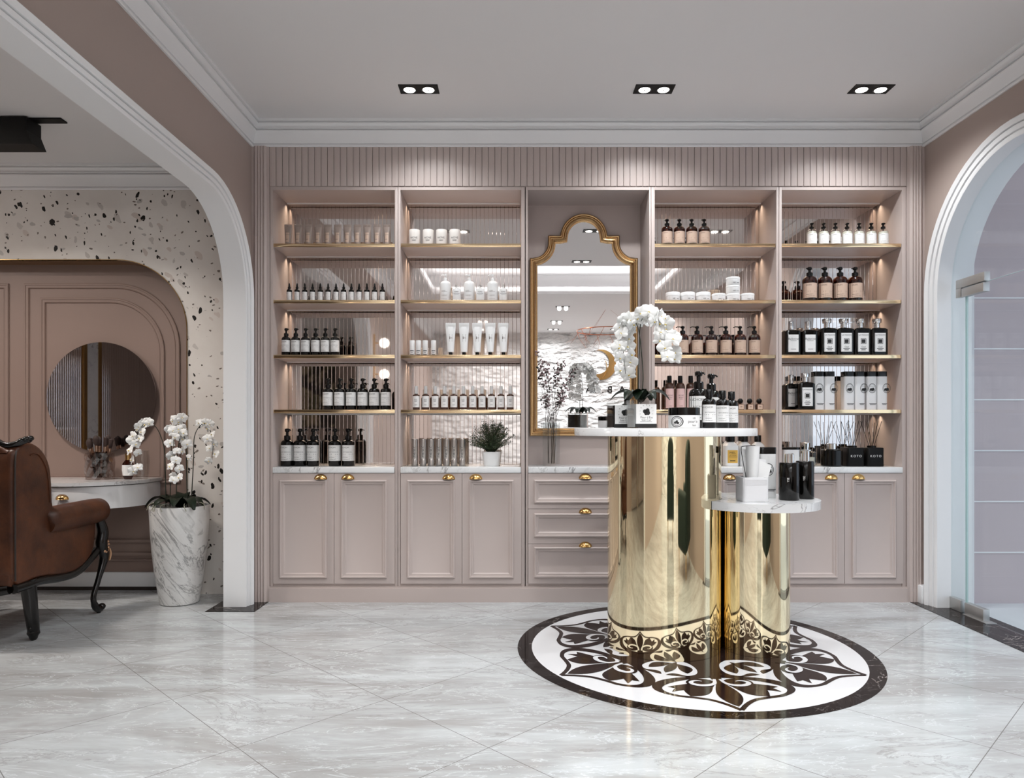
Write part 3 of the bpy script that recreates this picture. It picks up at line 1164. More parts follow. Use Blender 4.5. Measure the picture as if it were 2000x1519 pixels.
# strip lamps under every shelf, at the mirror
LED_W = 1.1
for bay in 'ABDE':
    a, b = cx(BAYS[bay][0]), cx(BAYS[bay][1])
    for z in [Z_TOP] + [z - .0205 for z in SHELF_Z]:
        area_light('shelf_light', ((a + b) / 2, Y_BACK - .046, z - .0075), b - a - .02, .01, LED_W, WARM, (0, 0, 0), radians(125))

# ------------------------------------------------------------------ gold framed mirror
mt_ = thing('wall_mirror', 'tall mirror in a scalloped gold frame', 'mirror', (wx(1139.9, 4.655), 4.66, wz(851, 4.655)))
U = .000992                      # metres per step of the outline below
half = [(355, 0), (355, 1168), (333, 1168)] + arc(333, 1268, 98, -92, -176, 9)[0:] + [(235, 1316), (162, 1316)] + arc(0, 1304, 155, 5, 90, 16)
half = [half[0], half[1], half[2]] + half[3:]
pts = [(u * U, v * U) for u, v in half]
full = pts + [(-u, v) for u, v in reversed(pts[:-1])]
prof = [(0, 0), (0, -.022), (.006, -.028), (.012, -.026), (.016, -.020), (.022, -.020), (.028, -.034), (.034, -.036), (.038, -.028), (.042, -.018), (.049, -.016), (.051, -.004), (.051, 0)]
fr = MB().sweep(full, prof, lambda u, v, h: (u, h, v), closed=True)
fr.build('frame', M['old_gold'], mt_, ang=28)
ins = []
gl_ = MB()
P_ = full
tmp = MB().sweep(full, [(.046, -.006)], lambda u, v, h: (u, h, v), closed=True)
gl_.poly(tmp.v)
gl_.build('mirror_glass', M['mirror'], mt_, smooth=False)

# ------------------------------------------------------------------ ceiling lamps
for i, (x, y) in enumerate(DOWN):
    rown = ['above the display cabinets', 'over the middle of the shop', 'over the front of the shop', 'beyond the ceiling tray', 'over the reception', 'added to brighten the rock wall'][i // 3]
    d = thing('recessed_downlight', 'black twin downlight %s, %s from the arch side' % (rown, ORD[i % 3]), 'ceiling lamp', (x, y, CEIL), 0, 'black twin downlights')
    fb = MB()
    fb.box(-.108, .108, -.052, .052, -.004, .0)
    fb.build('housing', M['black_matt'], d, smooth=False)
    for dx in (-.052, .052):
        MB().loft([(-.0065, .037), (-.0045, .04), (-.003, .04)], 24, (dx, 0, 0)).build('bezel', M['black'], d)
        le = MB().loft([(-.0085, .03), (-.006, .032)], 24, (dx, 0, 0)).build('lens', M['lens'], d)
        MB().loft([(-.0095, .005), (-.0084, .005)], 10, (dx, 0, 0)).build('chip', M['ink'], le)
# track lamp and linear lamp of the dressing room
d = thing('ceiling_track_lamp', 'black boxy spotlight hanging from a ceiling track', 'ceiling lamp', (-2.9, 3.87, CEIL_L))
MB().box(-1.6, .464, -.03, .03, -.008, 0).build('track', M['black_matt'], d, smooth=False)
hb = MB()
hb.prism([(-.7, 0), (.30, 0), (.30, -.07), (.33, -.145), (-.73, -.145), (-.70, -.07)], lambda u, v, h: (u, h, v - .008), -.06, .06)
hb.build('lamp_head', M['black_matt'], d, smooth=False)
d = thing('linear_ceiling_lamp', 'slim linear lamp on the dressing room ceiling', 'ceiling lamp', (-2.98, 3.465, CEIL_L))
MB().box(-.18, .18, -.03, .03, -.03, 0, c=.003).build('housing', M['white'], d)
MB().box(-.165, .165, -.014, .014, -.034, -.03).build('diffuser', M['led_line'], d, smooth=False)

# ------------------------------------------------------------------ display pedestals
PX, PY = .749, 3.515
QX, QY = 1.18, 3.455
p1 = thing('display_pedestal', 'tall round brass pedestal with a white marble top', 'pedestal', (PX, PY, 0.0017))
MB().loft([(0, .275), (1.027, .275)], 128).build('brass_column', M['brass'], p1, ang=60)
MB().loft([(1.027, .437), (1.0285, .439), (1.061, .439), (1.0633, .437)], 128).build('marble_top', M['worktop'], p1, ang=50)
Z1 = 1.065
p2 = thing('display_pedestal', 'short round brass pedestal with a marble top notched against the tall one', 'pedestal', (QX, QY, 0.0017))
dd = sqrt((PX - QX) ** 2 + (PY - QY) ** 2)
R2, RN = .295, .2765
base_a = atan2(PY - QY, PX - QX)
# outline of the small top: circle minus the big column
al = math.acos((dd * dd + R2 * R2 - RN * RN) / (2 * dd * R2))
be = math.acos((dd * dd + RN * RN - R2 * R2) / (2 * dd * RN))
out = [(R2 * cos(base_a + al + (2 * pi - 2 * al) * i / 90), R2 * sin(base_a + al + (2 * pi - 2 * al) * i / 90)) for i in range(91)]
ox, oy = PX - QX, PY - QY
a2 = base_a + pi
out += [(ox + RN * cos(a2 + be - 2 * be * i / 30), oy + RN * sin(a2 + be - 2 * be * i / 30)) for i in range(1, 30)]
Z2 = .726
MB().prism(out, XY, Z2 - .040, Z2 - .0017).build('marble_top', M['worktop'], p2, ang=30)
MB().loft([(0, .1595), (Z2 - .040, .1595)], 96).build('brass_column', M['brass'], p2, ang=60)

# ------------------------------------------------------------------ bottles, jars and tubes
def pump(mb, z, r, h, nozzle=1.0, ang=pi, mat=0):
    """collar, stem and head; r: collar radius, h: height above z"""
    mb.loft([(z, r), (z + h * .34, r), (z + h * .40, r * .8)], 16, mat=mat)
    mb.loft([(z + h * .40, r * .42), (z + h * .74, r * .42)], 10, mat=mat)
    mb.loft([(z + h * .70, r * .6), (z + h * .76, r * .78), (z + h * .92, r * .78), (z + h, r * .55)], 14, mat=mat)
    L = r * 2.1 * nozzle
    d = Vector((cos(ang), sin(ang), 0))
    p = [d * (r * .4) + Vector((0, 0, z + h * .89)), d * (L * .75) + Vector((0, 0, z + h * .90)), d * L + Vector((0, 0, z + h * .80))]
    mb.tube(p, [r * .24, r * .2, r * .16], 8, mat)


def pack(name, parts, cat):
    """parts: (name, MB or mesh, materials[, index of the part it belongs to])"""
    t = thing(name, None, cat)
    made = []
    for p in parts:
        parent = t if len(p) < 4 else made[p[3]]
        me = p[1].mesh(p[0], p[2])
        made.append(link(p[0], me, parent))
    return t


def round_body(r, h, sh, neck, foot=.004, nh=.004):
    """body height h to the shoulder's start, shoulder height sh, neck radius"""
    rings = [(0, r - foot), (foot * .35, r - foot * .3), (foot, r), (h, r)]
    for k in range(1, 8):
        t = k / 7
        a = t * pi / 2
        rings.append((h + sh * sin(a) * .85 + sh * .15 * t, neck + (r - neck) * cos(a)))
    rings.append((h + sh + nh, neck))
    return rings


def label_lines(mb, put, hw, z0, z1, heading, words, hs=.15, ws=.1, mat=1):
    H = z1 - z0
    if heading:
        ink_text(mb, heading, H * hs, -hw * .42, z1 - H * (.05 + hs), put, mat)
    if words:
        ink_text(mb, words, H * ws, 0, z1 - H * .47, put, mat, 1.25)
    for k, (a, b, zz, hh) in enumerate(((-.75, .75, .41, .03), (-.8, .8, .3, .012), (-.8, .8, .17, .012), (-.7, .1, .22, .02), (-.7, .3, .09, .022))):
        ink_bar(mb, hw * a, hw * b, z0 + H * zz, H * hh, put, mat)


def black_pump_bottle(w, H, name='pump_bottle', big=False):
    r = w / 2
    body = MB().loft(round_body(r, H * .59, H * .11, r * .42), 28)
    z0, z1 = H * .14, H * .56
    lab = MB()
    put = on_cylinder(r, .0004)
    patch(lab, r * 1.45, z0, z1, put)
    label_lines(lab, put, r * 1.25, z0, z1, 'ANCHOM', 'BOTANICAL')
    pm_ = MB()
    pump(pm_, H * .70, r * .5, H * .30, .62, radians(-15))
    return pack(name, [('body', body, M['black_glass']), ('label', lab, [M['paper'], M['ink']]), ('pump', pm_, M['black'])], 'bottle')


def amber_pump_bottle(w, H, paper='tan_paper', nozzle=.55, ang=pi, liquid='amber_liquid', shell='amber'):
    r = w / 2
    body = MB().loft(round_body(r, H * .60, H * .14, r * .36), 28)
    inner = MB().loft([(.003, r * .9), (H * .58, r * .9), (H * .62, r * .78)], 24)
    tube_ = MB().tube([(0, 0, H * .05), (0, 0, H * .74)], r * .1, 8)
    lab = MB()
    put = on_cylinder(r, .0004)
    z0, z1 = H * .10, H * .52
    patch(lab, r * 1.35, z0, z1, put)
    label_lines(lab, put, r * 1.2, z0, z1, 'HAAN', '', .13)
    pm_ = MB()
    pump(pm_, H * .745, r * .44, H * .255, nozzle, ang)
    return pack('pump_bottle', [('body', body, M[shell]), ('label', lab, [M[paper], M['ink']]), ('pump', pm_, M['black']), ('liquid', inner, M[liquid]), ('dip_tube', tube_, M['black_matt'])], 'bottle')


def dropper_bottle(w, H):
    r = w / 2
    body = MB().loft(round_body(r, H * .60, H * .07, r * .45), 20)
    lab = MB()
    put = on_cylinder(r, .0003)
    patch(lab, r * 1.2, H * .1, H * .52, put)
    label_lines(lab, put, r, H * .1, H * .52, 'MINT', '')
    top = MB().loft([(H * .67, r * .52), (H * .80, r * .52), (H * .81, r * .3), (H * .84, r * .34), (H * .93, r * .3), (H * .98, r * .18), (H, r * .05)], 14)
    return pack('dropper_bottle', [('body', body, M['black_glass']), ('label', lab, [M['paper'], M['ink']]), ('dropper', top, M['black'])], 'bottle')


def crimped_tube(w, H, wb, m, cap_m, cap_w, cap_h, vertical=True, scallop=False):
    """standing tube: cap below, flat crimp on top"""
    rt, rb = w / 2, wb / 2
    rings = []
    for k in range(9):
        t = k / 8
        z = cap_h + (H * .90 - cap_h) * t
        rings.append((z, rb + (rt - rb) * t ** 1.2, rb * (1 - t) ** .7 + .0016, 2.0))
    rings += [(H * .905, rt, .0022), (H, rt, .0018)]
    body = MB().loft(rings, 24)
    if scallop:
        for k in range(5):
            body.ball((-rt + rt * 2 * (k + .5) / 5, 0, H), rt / 5, (1, .12, .5), 8, 5)
    lab = MB()
    put = lambda x, z: (x, -(rb * (1 - (z - cap_h) / (H * .9 - cap_h)) ** .7 + .0022) * sqrt(max(0, 1 - (x / (rb * 1.02)) ** 2)) - .0006, z)
    if vertical:
        ink_text(lab, 'LEA', H * .055, rt * .12, H * .52, put, 0)
        for k in range(2):
            x = -rb * .35 + k * rb * .8
            lab.add([put(x, H * .42), put(x + .0012, H * .42), put(x + .0012, H * .66), put(x, H * .66)], [(0, 1, 2, 3)])
        lab.add([put(-rb * .3, H * .5), put(-rb * .1, H * .5), put(-rb * .1, H * .58), put(-rb * .3, H * .58)], [(0, 1, 2, 3)])
    else:
        patch(lab, rb * .55, H * .18, H * .62, put, 1, 4)
        ink_text(lab, 'LUSH', H * .09, 0, H * .5, put, 0)
        ink_bar(lab, -rb * .5, rb * .2, H * .3, H * .02, put, 0)
    cap = MB().loft([(0, cap_w / 2 * .92), (.001, cap_w / 2), (cap_h, cap_w / 2)], 18)
    return pack('cream_tube', [('body', body, m), ('print', lab, [M['grey_ink'], M['tan_paper']]), ('cap', cap, cap_m)], 'tube')


def white_pump_bottle(w, H):
    r = w / 2
    body = MB().loft(round_body(r, H * .62, H * .14, r * .3), 28)
    lab = MB()
    put = on_cylinder(r, .0004)
    ink_text(lab, 'NORD', H * .05, -r * .3, H * .36, put, 0)
    for z, a in ((.34, .7), (.22, .8), (.2, .5), (.1, .75)):
        ink_bar(lab, -r * a, r * a * .6, H * z, H * .006, put, 0)
    pm_ = MB()
    pump(pm_, H * .765, r * .34, H * .235, 1.2, pi)
    return pack('pump_bottle', [('body', body, M['white_plastic']), ('print', lab, M['grey_ink']), ('pump', pm_, M['white_plastic'])], 'bottle')


def small_white_bottle(w, H):
    r = w / 2
    body = MB().loft(round_body(r, H * .68, H * .05, r * .5), 24)
    lab = MB()
    put = on_cylinder(r, .0004)
    ink_text(lab, 'NORD', H * .09, 0, H * .5, put, 0)
    ink_bar(lab, -r * .8, r * .8, H * .42, H * .02, put, 0)
    ink_bar(lab, -r * .6, r * .6, H * .36, H * .01, put, 0)
    cap = MB().loft([(H * .73, r * .52), (H * .9, r * .5)], 16).ball((0, 0, H * .9), r * .5, (1, 1, .9), 14, 8)
    return pack('serum_bottle', [('body', body, M['white_plastic']), ('print', lab, M['ink']), ('cap', cap, M['clear'])], 'bottle')


def candle_jar(w, H, m='cream_glass', text='NOVE'):
    r = w / 2
    body = MB().loft([(0, r * .94), (.003, r), (H * .8, r), (H * .8, r * .9)], 28)
    lab = MB()
    put = on_cylinder(r, .0004)
    ink_text(lab, text, H * .17, 0, H * .42, put, 0)
    ink_bar(lab, -r * .4, r * .4, H * .33, H * .02, put, 0)
    ink_bar(lab, -r * .3, r * .3, H * .28, H * .02, put, 0)
    lid = MB().loft([(H * .8, r * .98), (H * .98, r * .98), (H, r * .95)], 28)
    return pack('candle_jar', [('body', body, M[m]), ('print', lab, M['ink']), ('lid', lid, M['cream_glass'])], 'jar')


def flat_jar(w, H, text='ME', lid_part=.42):
    r = w / 2
    body = MB().loft([(0, r * .93), (.003, r * .98), (H * (1 - lid_part), r * .98)], 32)
    lab = MB()
    put = on_cylinder(r * .98, .0005)
    ink_text(lab, text, H * .2, -r * .05, H * .2, put, 0)
    ink_bar(lab, r * .35, r * .7, H * .22, H * .05, put, 0, 3)
    lid = MB().loft([(H * (1 - lid_part) + .0005, r), (H * .94, r), (H, r * .96)], 32)
    return pack('cream_jar', [('body', body, M['white_plastic']), ('print', lab, M['ink']), ('lid', lid, M['white_plastic'])], 'jar')


def white_stick(w, H):
    r = w / 2
    body = MB().loft([(0, r * .95), (.002, r), (H * .62, r)], 22)
    cap = MB().loft([(H * .625, r), (H * .98, r), (H, r * .93)], 22)
    lab = MB()
    put = on_cylinder(r, .0004)
    ink_bar(lab, -r * .75, r * .75, H * .30, H * .045, put, 0)
    ink_bar(lab, -r * .45, r * .45, H * .2, H * .02, put, 0)
    ink_bar(lab, -r * .7, r * .7, H * .07, H * .035, put, 0)
    return pack('balm_stick', [('body', body, M['white_plastic']), ('print', lab, M['ink']), ('cap', cap, M['white_plastic'])], 'tube')


def brown_spray(w, H):
    r = w / 2
    body = MB().loft([(0, r * .94), (.002, r), (H * .60, r), (H * .635, r * .9), (H * .66, r * .5), (H * .68, r * .46)], 24)
    lab = MB()
    put = on_cylinder(r, .0004)
    patch(lab, r * 1.4, H * .11, H * .58, put)
    ink_text(lab, 'BARE', H * .055, 0, H * .42, put)
    for z in (.38, .35, .2):
        ink_bar(lab, -r * .4, r * .4, H * z, H * .012, put)
    cap = MB().loft([(H * .68, r * .52), (H * .985, r * .5), (H, r * .46)], 18)
    return pack('spray_bottle', [('body', body, M['brown_liquid']), ('label', lab, [M['paper'], M['ink']]), ('cap', cap, M['white_plastic'])], 'bottle')


def silver_can(w, H):
    r = w / 2
    body = MB().loft([(0, r * .95), (.002, r), (H * .265, r), (H * .268, r * .985), (H * .272, r * .985), (H * .275, r), (H * .97, r), (H * .972, r * .9), (H, r * .86)], 24)
    lab = MB()
    put = on_cylinder(r, .0004)
    ink_text(lab, 'meraki', H * .155, r * .3, H * .52, put, 0, 1.0, True)
    return pack('aerosol_can', [('body', body, M['silver_tube']), ('print', lab, M['ink'])], 'can')


def square_bottle(w, H, script=False):
    """flat-faced black bottle with a shining stopper and a white label"""
    r = w / 2
    ry = r * .8
    body = MB().loft([(0, r * .97, ry * .97, 9), (.003, r, ry, 9), (H * .70, r, ry, 9), (H * .735, r * .86, ry * .86, 6), (H * .76, r * .34, ry * .42, 2)], 40)
    lab = MB()
    put = on_plane(-ry - .0005)
    lw_, z0, z1 = r * .66, H * .10, H * .60
    lab.add([put(-lw_, z0), put(lw_, z0), put(lw_, z1), put(-lw_, z1)], [(0, 1, 2, 3)])
    put2 = on_plane(-ry - .0008)
    if script:
        ink_text(lab, 'Ballerine', H * .085, 0, H * .45, put2)
        ink_bar(lab, -lw_ * .6, lw_ * .6, H * .42, H * .008, put2)
        ink_bar(lab, -lw_ * .5, lw_ * .5, H * .18, H * .012, put2)
    else:
        ink_text(lab, 'LA MAISON', H * .05, 0, H * .53, put2)
        s_ = lw_ * .5
        for a, b, m in ((s_, .0, 1), (s_ * .82, .0001, 0), (s_ * .7, .0002, 1)):
            p = on_plane(-ry - .0008 - b)
            zc = H * .38
            lab.add([p(-a, zc - a), p(a, zc - a), p(a, zc + a), p(-a, zc + a)], [(0, 1, 2, 3)], m)
        ink_text(lab, 'Oud', H * .06, 0, H * .21, put2)
        ink_bar(lab, -lw_ * .6, lw_ * .6, H * .18, H * .012, put2)
        ink_bar(lab, -lw_ * .4, lw_ * .4, H * .14, H * .02, put2)
        for x in (-lw_ * .93, lw_ * .9):
            lab.add([put2(x, z0 + .002), put2(x + .001, z0 + .002), put2(x + .001, z1 - .002), put2(x, z1 - .002)], [(0, 1, 2, 3)], 1)
    cap = MB()
    if script:
        cap.loft([(H * .76, r * .36), (H * .985, r * .36), (H, r * .33)], 24)
    else:
        cap.loft([(H * .76, r * .36), (H * .88, r * .34), (H * .89, r * .52), (H * .985, r * .54), (H, r * .5)], 28)
    return pack('scent_bottle', [('body', body, M['black_glass']), ('label', lab, [M['paper'], M['ink']]), ('stopper', cap, M['chrome'])], 'bottle')


def emblem(mb, put, x, z, s, mat=0):
    """oval seal: two rings round a little blot"""
    for k, (a, t) in enumerate(((1.0, .10), (.78, .05))):
        o = [(x + s * .82 * a * cos(q), z + s * a * sin(q)) for q in [2 * pi * i / 28 for i in range(28)]]
        i_ = [(x + s * .82 * (a - t) * cos(q), z + s * (a - t) * sin(q)) for q in [2 * pi * i / 28 for i in range(28)]]
        mb.add([put(*p) for p in o + i_], [(j, (j + 1) % 28, 28 + (j + 1) % 28, 28 + j) for j in range(28)], mat)
    for bx, bz, br in ((-.2, -.2, .3), (.2, -.1, .26), (.02, -.35, .3), (.32, -.35, .18), (-.4, -.4, .16)):
        mb.add([put(x + s * (bx + br * cos(2 * pi * i / 12)), z + s * (bz + br * .8 * sin(2 * pi * i / 12))) for i in range(12)], [tuple(range(12))], mat)
    ink_bar(mb, x - s * .5, x + s * .5, z + s * .3, s * .05, put, mat)


def seal_box(w, H, shift=0.0):
    """white square tube with a black lid and an oval seal"""
    r = w / 2
    e = 7
    body = MB().loft([(0, r * .98, None, e), (.002, r, None, e), (H * .868, r, None, e)], 40)
    lid = MB().loft([(H * .868, r * 1.005, None, e), (H * .99, r * 1.005, None, e), (H, r * .98, None, e)], 40)
    lab = MB()
    put = on_plane(-r - .0006)
    emblem(lab, put, shift * r, H * .56, H * .125)
    ink_bar(lab, -r * .55 + shift * r * .5, r * .85, H * .155, H * .014, put, 0)
    ink_bar(lab, -r * .45 + shift * r * .5, r * .7, H * .13, H * .012, put, 0)
    return pack('lotion_bottle', [('body', body, M['white_plastic']), ('print', lab, M['ink']), ('lid', lid, M['black'])], 'bottle')


def pink_label_bottle(w, H):
    r = w / 2
    body = MB().loft(round_body(r, H * .66, H * .14, r * .45), 24)
    lab = MB()
    put = on_cylinder(r, .0004)
    patch(lab, r * 1.1, H * .05, H * .62, put)
    ink_text(lab, 'ROSE', H * .062, 0, H * .40, put, 1, 1.05)
    ink_text(lab, 'BODY', H * .05, 0, H * .34, put, 1)
    ink_bar(lab, -r * .4, r * .4, H * .31, H * .008, put)
    ink_text(lab, 'Zelia', H * .05, 0, H * .1, put, 1)
    cap = MB().loft([(H * .80, r * .52), (H * .985, r * .48), (H, r * .44)], 18)
    return pack('scent_bottle', [('body', body, M['brown_liquid']), ('label', lab, [M['pink_paper'], M['ink']]), ('cap', cap, M['black_matt'])], 'bottle')


def ball_cap_bottle(w, H):
    r = w / 2
    body = MB().loft([(0, r * .96, None, 6), (H * .48, r, None, 6), (H * .54, r * .6, None, 3), (H * .57, r * .4)], 32)
    lab = MB()
    put = on_plane(-r - .0005)
    lab.add([put(-r * .72, H * .06), put(r * .72, H * .06), put(r * .72, H * .46), put(-r * .72, H * .46)], [(0, 1, 2, 3)])
    p2_ = on_plane(-r - .0008)
    ink_bar(lab, -r * .3, r * .3, H * .25, H * .04, p2_)
    cap = MB().ball((0, 0, H * .77), H * .23, (1, 1, 1), 18, 12)
    return pack('scent_bottle', [('body', body, M['brown_liquid']), ('label', lab, [M['tan_paper'], M['ink']]), ('stopper', cap, M['black_matt'])], 'bottle')


def reed_diffuser(w, H, sticks, seed):
    r = w / 2
    e = 12
    hb = H * .40
    body = MB().loft([(0, r * .98, None, e), (.002, r, None, e), (hb * .97, r, None, e), (hb, r * .96, None, e)], 40)
    lab = MB()
    put = on_plane(-r - .0005)
    ink_text(lab, 'KOTO', hb * .17, 0, hb * .5, put, 0, 1.4)
    neck = MB().loft([(hb, r * .5), (hb + .012, r * .5), (hb + .013, r * .4)], 20)
    rnd = random.Random(seed)
    parts = [('body', body, M['black_matt']), ('print', lab, M['paper']), ('collar', neck, M['black'])]
    for k in range(sticks):
        t = -1 + 2 * k / (sticks - 1)
        x1 = t * r * 1.2 + rnd.uniform(-.3, .3) * r
        parts.append(('reed', MB().tube([(-t * r * .25, rnd.uniform(-.2, .2) * r, hb * .4), (x1, rnd.uniform(-.4, .4) * r, H * rnd.uniform(.93, 1))], .0017, 6), M['black_matt']))
    return pack('reed_diffuser', parts, 'diffuser')


def capped_bottle(w, H, cap_frac=.17, body_m='black_glass', lid_m='black', text=True, paper='paper'):
    r = w / 2
    hb = H * (1 - cap_frac)
    body = MB().loft(round_body(r, hb * .80, hb * .16, r * .45, nh=hb * .04), 28)
    lab = MB()
    put = on_cylinder(r, .0004)
    z0, z1 = H * .15, H * .60
    patch(lab, r * 1.5, z0, z1, put)
    if text:
        label_lines(lab, put, r * 1.2, z0, z1, 'ANCHOM', 'BOTANICAL')
    cap = MB().loft([(hb, r * .56), (H * .985, r * .52), (H, r * .46)], 20)
    return pack('capped_bottle', [('body', body, M[body_m]), ('label', lab, [M[paper], M['ink']]), ('cap', cap, M[lid_m])], 'bottle')


def gold_label_bottle(w, H, paper='gold_paper'):
    r = w / 2
    body = MB().loft([(0, r * .95, None, 5), (.003, r, None, 5), (H * .66, r, None, 5), (H * .74, r * .7, None, 3), (H * .79, r * .4)], 36)
    lab = MB()
    put = on_plane(-r - .0005)
    lab.add([put(-r * .75, H * .1), put(r * .75, H * .1), put(r * .75, H * .52), put(-r * .75, H * .52)], [(0, 1, 2, 3)])
    p2_ = on_plane(-r - .0008)
    ink_text(lab, 'MIEL', H * .1, 0, H * .40, p2_)
    ink_text(lab, 'LOTION', H * .06, 0, H * .33, p2_)
    ink_bar(lab, -r * .6, r * .6, H * .29, H * .01, p2_)
    ink_bar(lab, -r * .4, r * .4, H * .16, H * .03, p2_)
    cap = MB().loft([(H * .79, r * .6), (H * .99, r * .6), (H, r * .56)], 20)
    return pack('lotion_bottle', [('body', body, M['white_plastic']), ('label', lab, [M[paper], M['ink']]), ('cap', cap, M['black'])], 'bottle')


# ------------------------------------------------------------------ stocking the shelves
YI = 4.452


def row(proto, pxs, y, z, shelf, bay, desc, group, start=0, rz=None):
    """stand copies of one kind in a row; the first is the prototype itself"""
    n = len(pxs)
    for i, p in enumerate(pxs):
        o = proto if i == 0 else copy_tree(proto)
        o.location = (wx(p, y), y, z + .0006)
        if rz:
            o.rotation_euler = (0, 0, rz[i % len(rz)])
        lab = '%s, %s from left on the %s, %s' % (desc, ORD[i + start], shelf, BAY_NAME[bay])
        if len(lab.split()) > 16:
            lab = '%s, %s from left on %s, %s' % (desc, ORD[i + start], shelf, BAY_NAME[bay])
        o['label'] = lab
        o['group'] = group


def dims(wpx, ytop, y, z):
    return wpx * y / F, wz(ytop, y) - z


S = SHELF_Z
# leftmost bay
w_, h_ = dims(15, 438.7, YI, S[0])
row(crimped_tube(w_, h_, w_ * .78, M['tube_clear'], M['brown_liquid'], w_ * .72, h_ * .08, vertical=False),
    [562.8, 582.4, 602.2, 621.3, 640.2, 659.8, 678.7, 698.3, 717.6, 736.8, 756.1], YI, S[0], SHELF_NAME[0], 'A', 'frosted cream tube', 'frosted cream tubes on the top shelf')
w_, h_ = dims(10.5, 553, YI, S[1])
row(dropper_bottle(w_, h_), [565.1, 580.3, 595.3, 610.5, 625.7, 640.9, 656.4, 671.3, 686.3, 701.5, 716.7, 731.7, 746.9], YI, S[1], SHELF_NAME[1], 'A', 'small black dropper bottle', 'small dropper bottles on the second shelf')
w_, h_ = dims(17.7, 641, YI, S[2])
row(black_pump_bottle(w_, h_), [558.9, 577.8, 597, 616.5, 635.4, 654.5], YI, S[2], SHELF_NAME[2], 'A', 'black pump bottle', 'black pump bottles on the third shelf')
w_, h_ = dims(20.7, 739, YI, S[3])
row(black_pump_bottle(w_, h_), [640.7, 663.2, 685.9, 708.4, 731, 753.7], YI, S[3], SHELF_NAME[3], 'A', 'black pump bottle', 'black pump bottles on the lowest shelf')
w_, h_ = dims(24.7, 837, 4.5, Z_COUNT)
row(black_pump_bottle(w_, h_), [561, 586, 611.5, 654.3, 680.6], 4.49, Z_COUNT, SHELF_NAME[4], 'A', 'large black pump bottle', 'large black pump bottles on the counter')
# bay left of the mirror
w_, h_ = dims(22.4, 450, YI, S[0])
row(candle_jar(w_, h_), [809.8, 836.5, 862.5, 888.6], YI, S[0], SHELF_NAME[0], 'B', 'milky candle jar', 'milky candle jars')
w_, h_ = dims(21.7, 536, YI, S[1])
row(white_pump_bottle(w_, h_), [870, 916.6, 962.5], YI, S[1], SHELF_NAME[1], 'B', 'white pump bottle', 'white pump bottles on the second shelf')
w_, h_ = dims(16, 556, YI, S[1])
row(small_white_bottle(w_, h_), [892, 938, 983], YI - .02, S[1], SHELF_NAME[1], 'B', 'small white bottle', 'small white bottles on the second shelf')
w_, h_ = dims(10.5, 665, YI, S[2])
row(white_stick(w_, h_), [805, 817.4, 830.6, 847], YI, S[2], SHELF_NAME[2], 'B', 'slim white stick', 'slim white balm sticks')
w_, h_ = dims(20, 633, YI, S[2])
row(crimped_tube(w_, h_, w_ * .66, M['white_plastic'], M['black'], w_ * .36, h_ * .10, vertical=True, scallop=True),
    [880.2, 906.3, 932, 957.6, 983.3], YI - .035, S[2], SHELF_NAME[2], 'B', 'tall white tube', 'tall white tubes on black caps')
w_, h_ = dims(13.8, 754, YI, S[3])
row(brown_spray(w_, h_), [812.9, 831.4, 849.8, 868.2, 886.5, 904.9, 923.3, 941.4, 960, 978.4, 996.5], YI, S[3], SHELF_NAME[3], 'B', 'white capped brown bottle', 'white capped brown bottles')
w_, h_ = dims(13, 857, 4.5, Z_COUNT)
row(silver_can(w_, h_), [809.9, 826.7, 842, 857, 872, 887, 902.9], 4.49, Z_COUNT, SHELF_NAME[4], 'B', 'slim silver can', 'slim silver cans')
# bay right of the mirror
w_, h_ = dims(21.7, 428, YI, S[0])
row(amber_pump_bottle(w_, h_), [1302.7, 1326.8, 1350.8, 1375.2], YI, S[0], SHELF_NAME[0], 'D', 'amber pump bottle', 'amber pump bottles on the top shelf')
w_, h_ = dims(28, 572, YI, S[1])
row(flat_jar(w_, h_, 'ME'), [1314.2, 1343.2, 1373.4], YI, S[1], SHELF_NAME[1], 'D', 'flat white jar', 'flat white jars')
w_, h_ = dims(26.7, 574.5, YI, S[1])
jr = flat_jar(w_, h_, 'NEO', .25)
row(jr, [1403.5], YI, S[1], SHELF_NAME[1], 'D', 'flat white jar', 'flat white jars', 3)
jh = h_ + .0012
for k in range(3):
    o = copy_tree(jr)
    o.location = (wx(1431.4, YI), YI, S[1] + .0006 + k * jh)
    o['label'] = 'flat white jar, %s of the stack of three on the second shelf' % ('bottom', 'middle', 'topmost')[k]
    o['group'] = 'flat white jars'
o = copy_tree(jr)
o.location = (wx(1459.5, YI), YI, S[1] + .0006)
o['label'] = 'flat white jar standing alone right of the stack of three jars'
w_, h_ = dims(23, 637, YI, S[2])
row(amber_pump_bottle(w_, h_, nozzle=1.25), [1308.5, 1333.3, 1361.4, 1389.4, 1417.5, 1445.4, 1473.1], YI, S[2], SHELF_NAME[2], 'D', 'amber pump bottle', 'amber pump bottles on the third shelf')
w_, h_ = dims(18, 734, YI, S[3])
row(pink_label_bottle(w_, h_), [1307.4, 1328.5, 1348.9], YI, S[3], SHELF_NAME[3], 'D', 'slim pink labelled bottle', 'slim bottles with pink labels')
w_, h_ = dims(13.4, 778, YI, S[3])
row(ball_cap_bottle(w_, h_), [1445.7, 1464, 1482.5], YI, S[3], SHELF_NAME[3], 'D', 'ball capped scent bottle', 'small scent bottles with ball caps')
w_, h_ = dims(26, 850, 4.5, Z_COUNT)
row(gold_label_bottle(w_, h_), [1427], 4.5, Z_COUNT, 'counter', 'D', 'white bottle with gold label', 'white bottles with black caps on the counter')
row(gold_label_bottle(w_ * .85, h_, 'paper'), [1454, 1480], 4.5, Z_COUNT, 'counter', 'D', 'white bottle with white label', 'white bottles with black caps on the counter', 1)
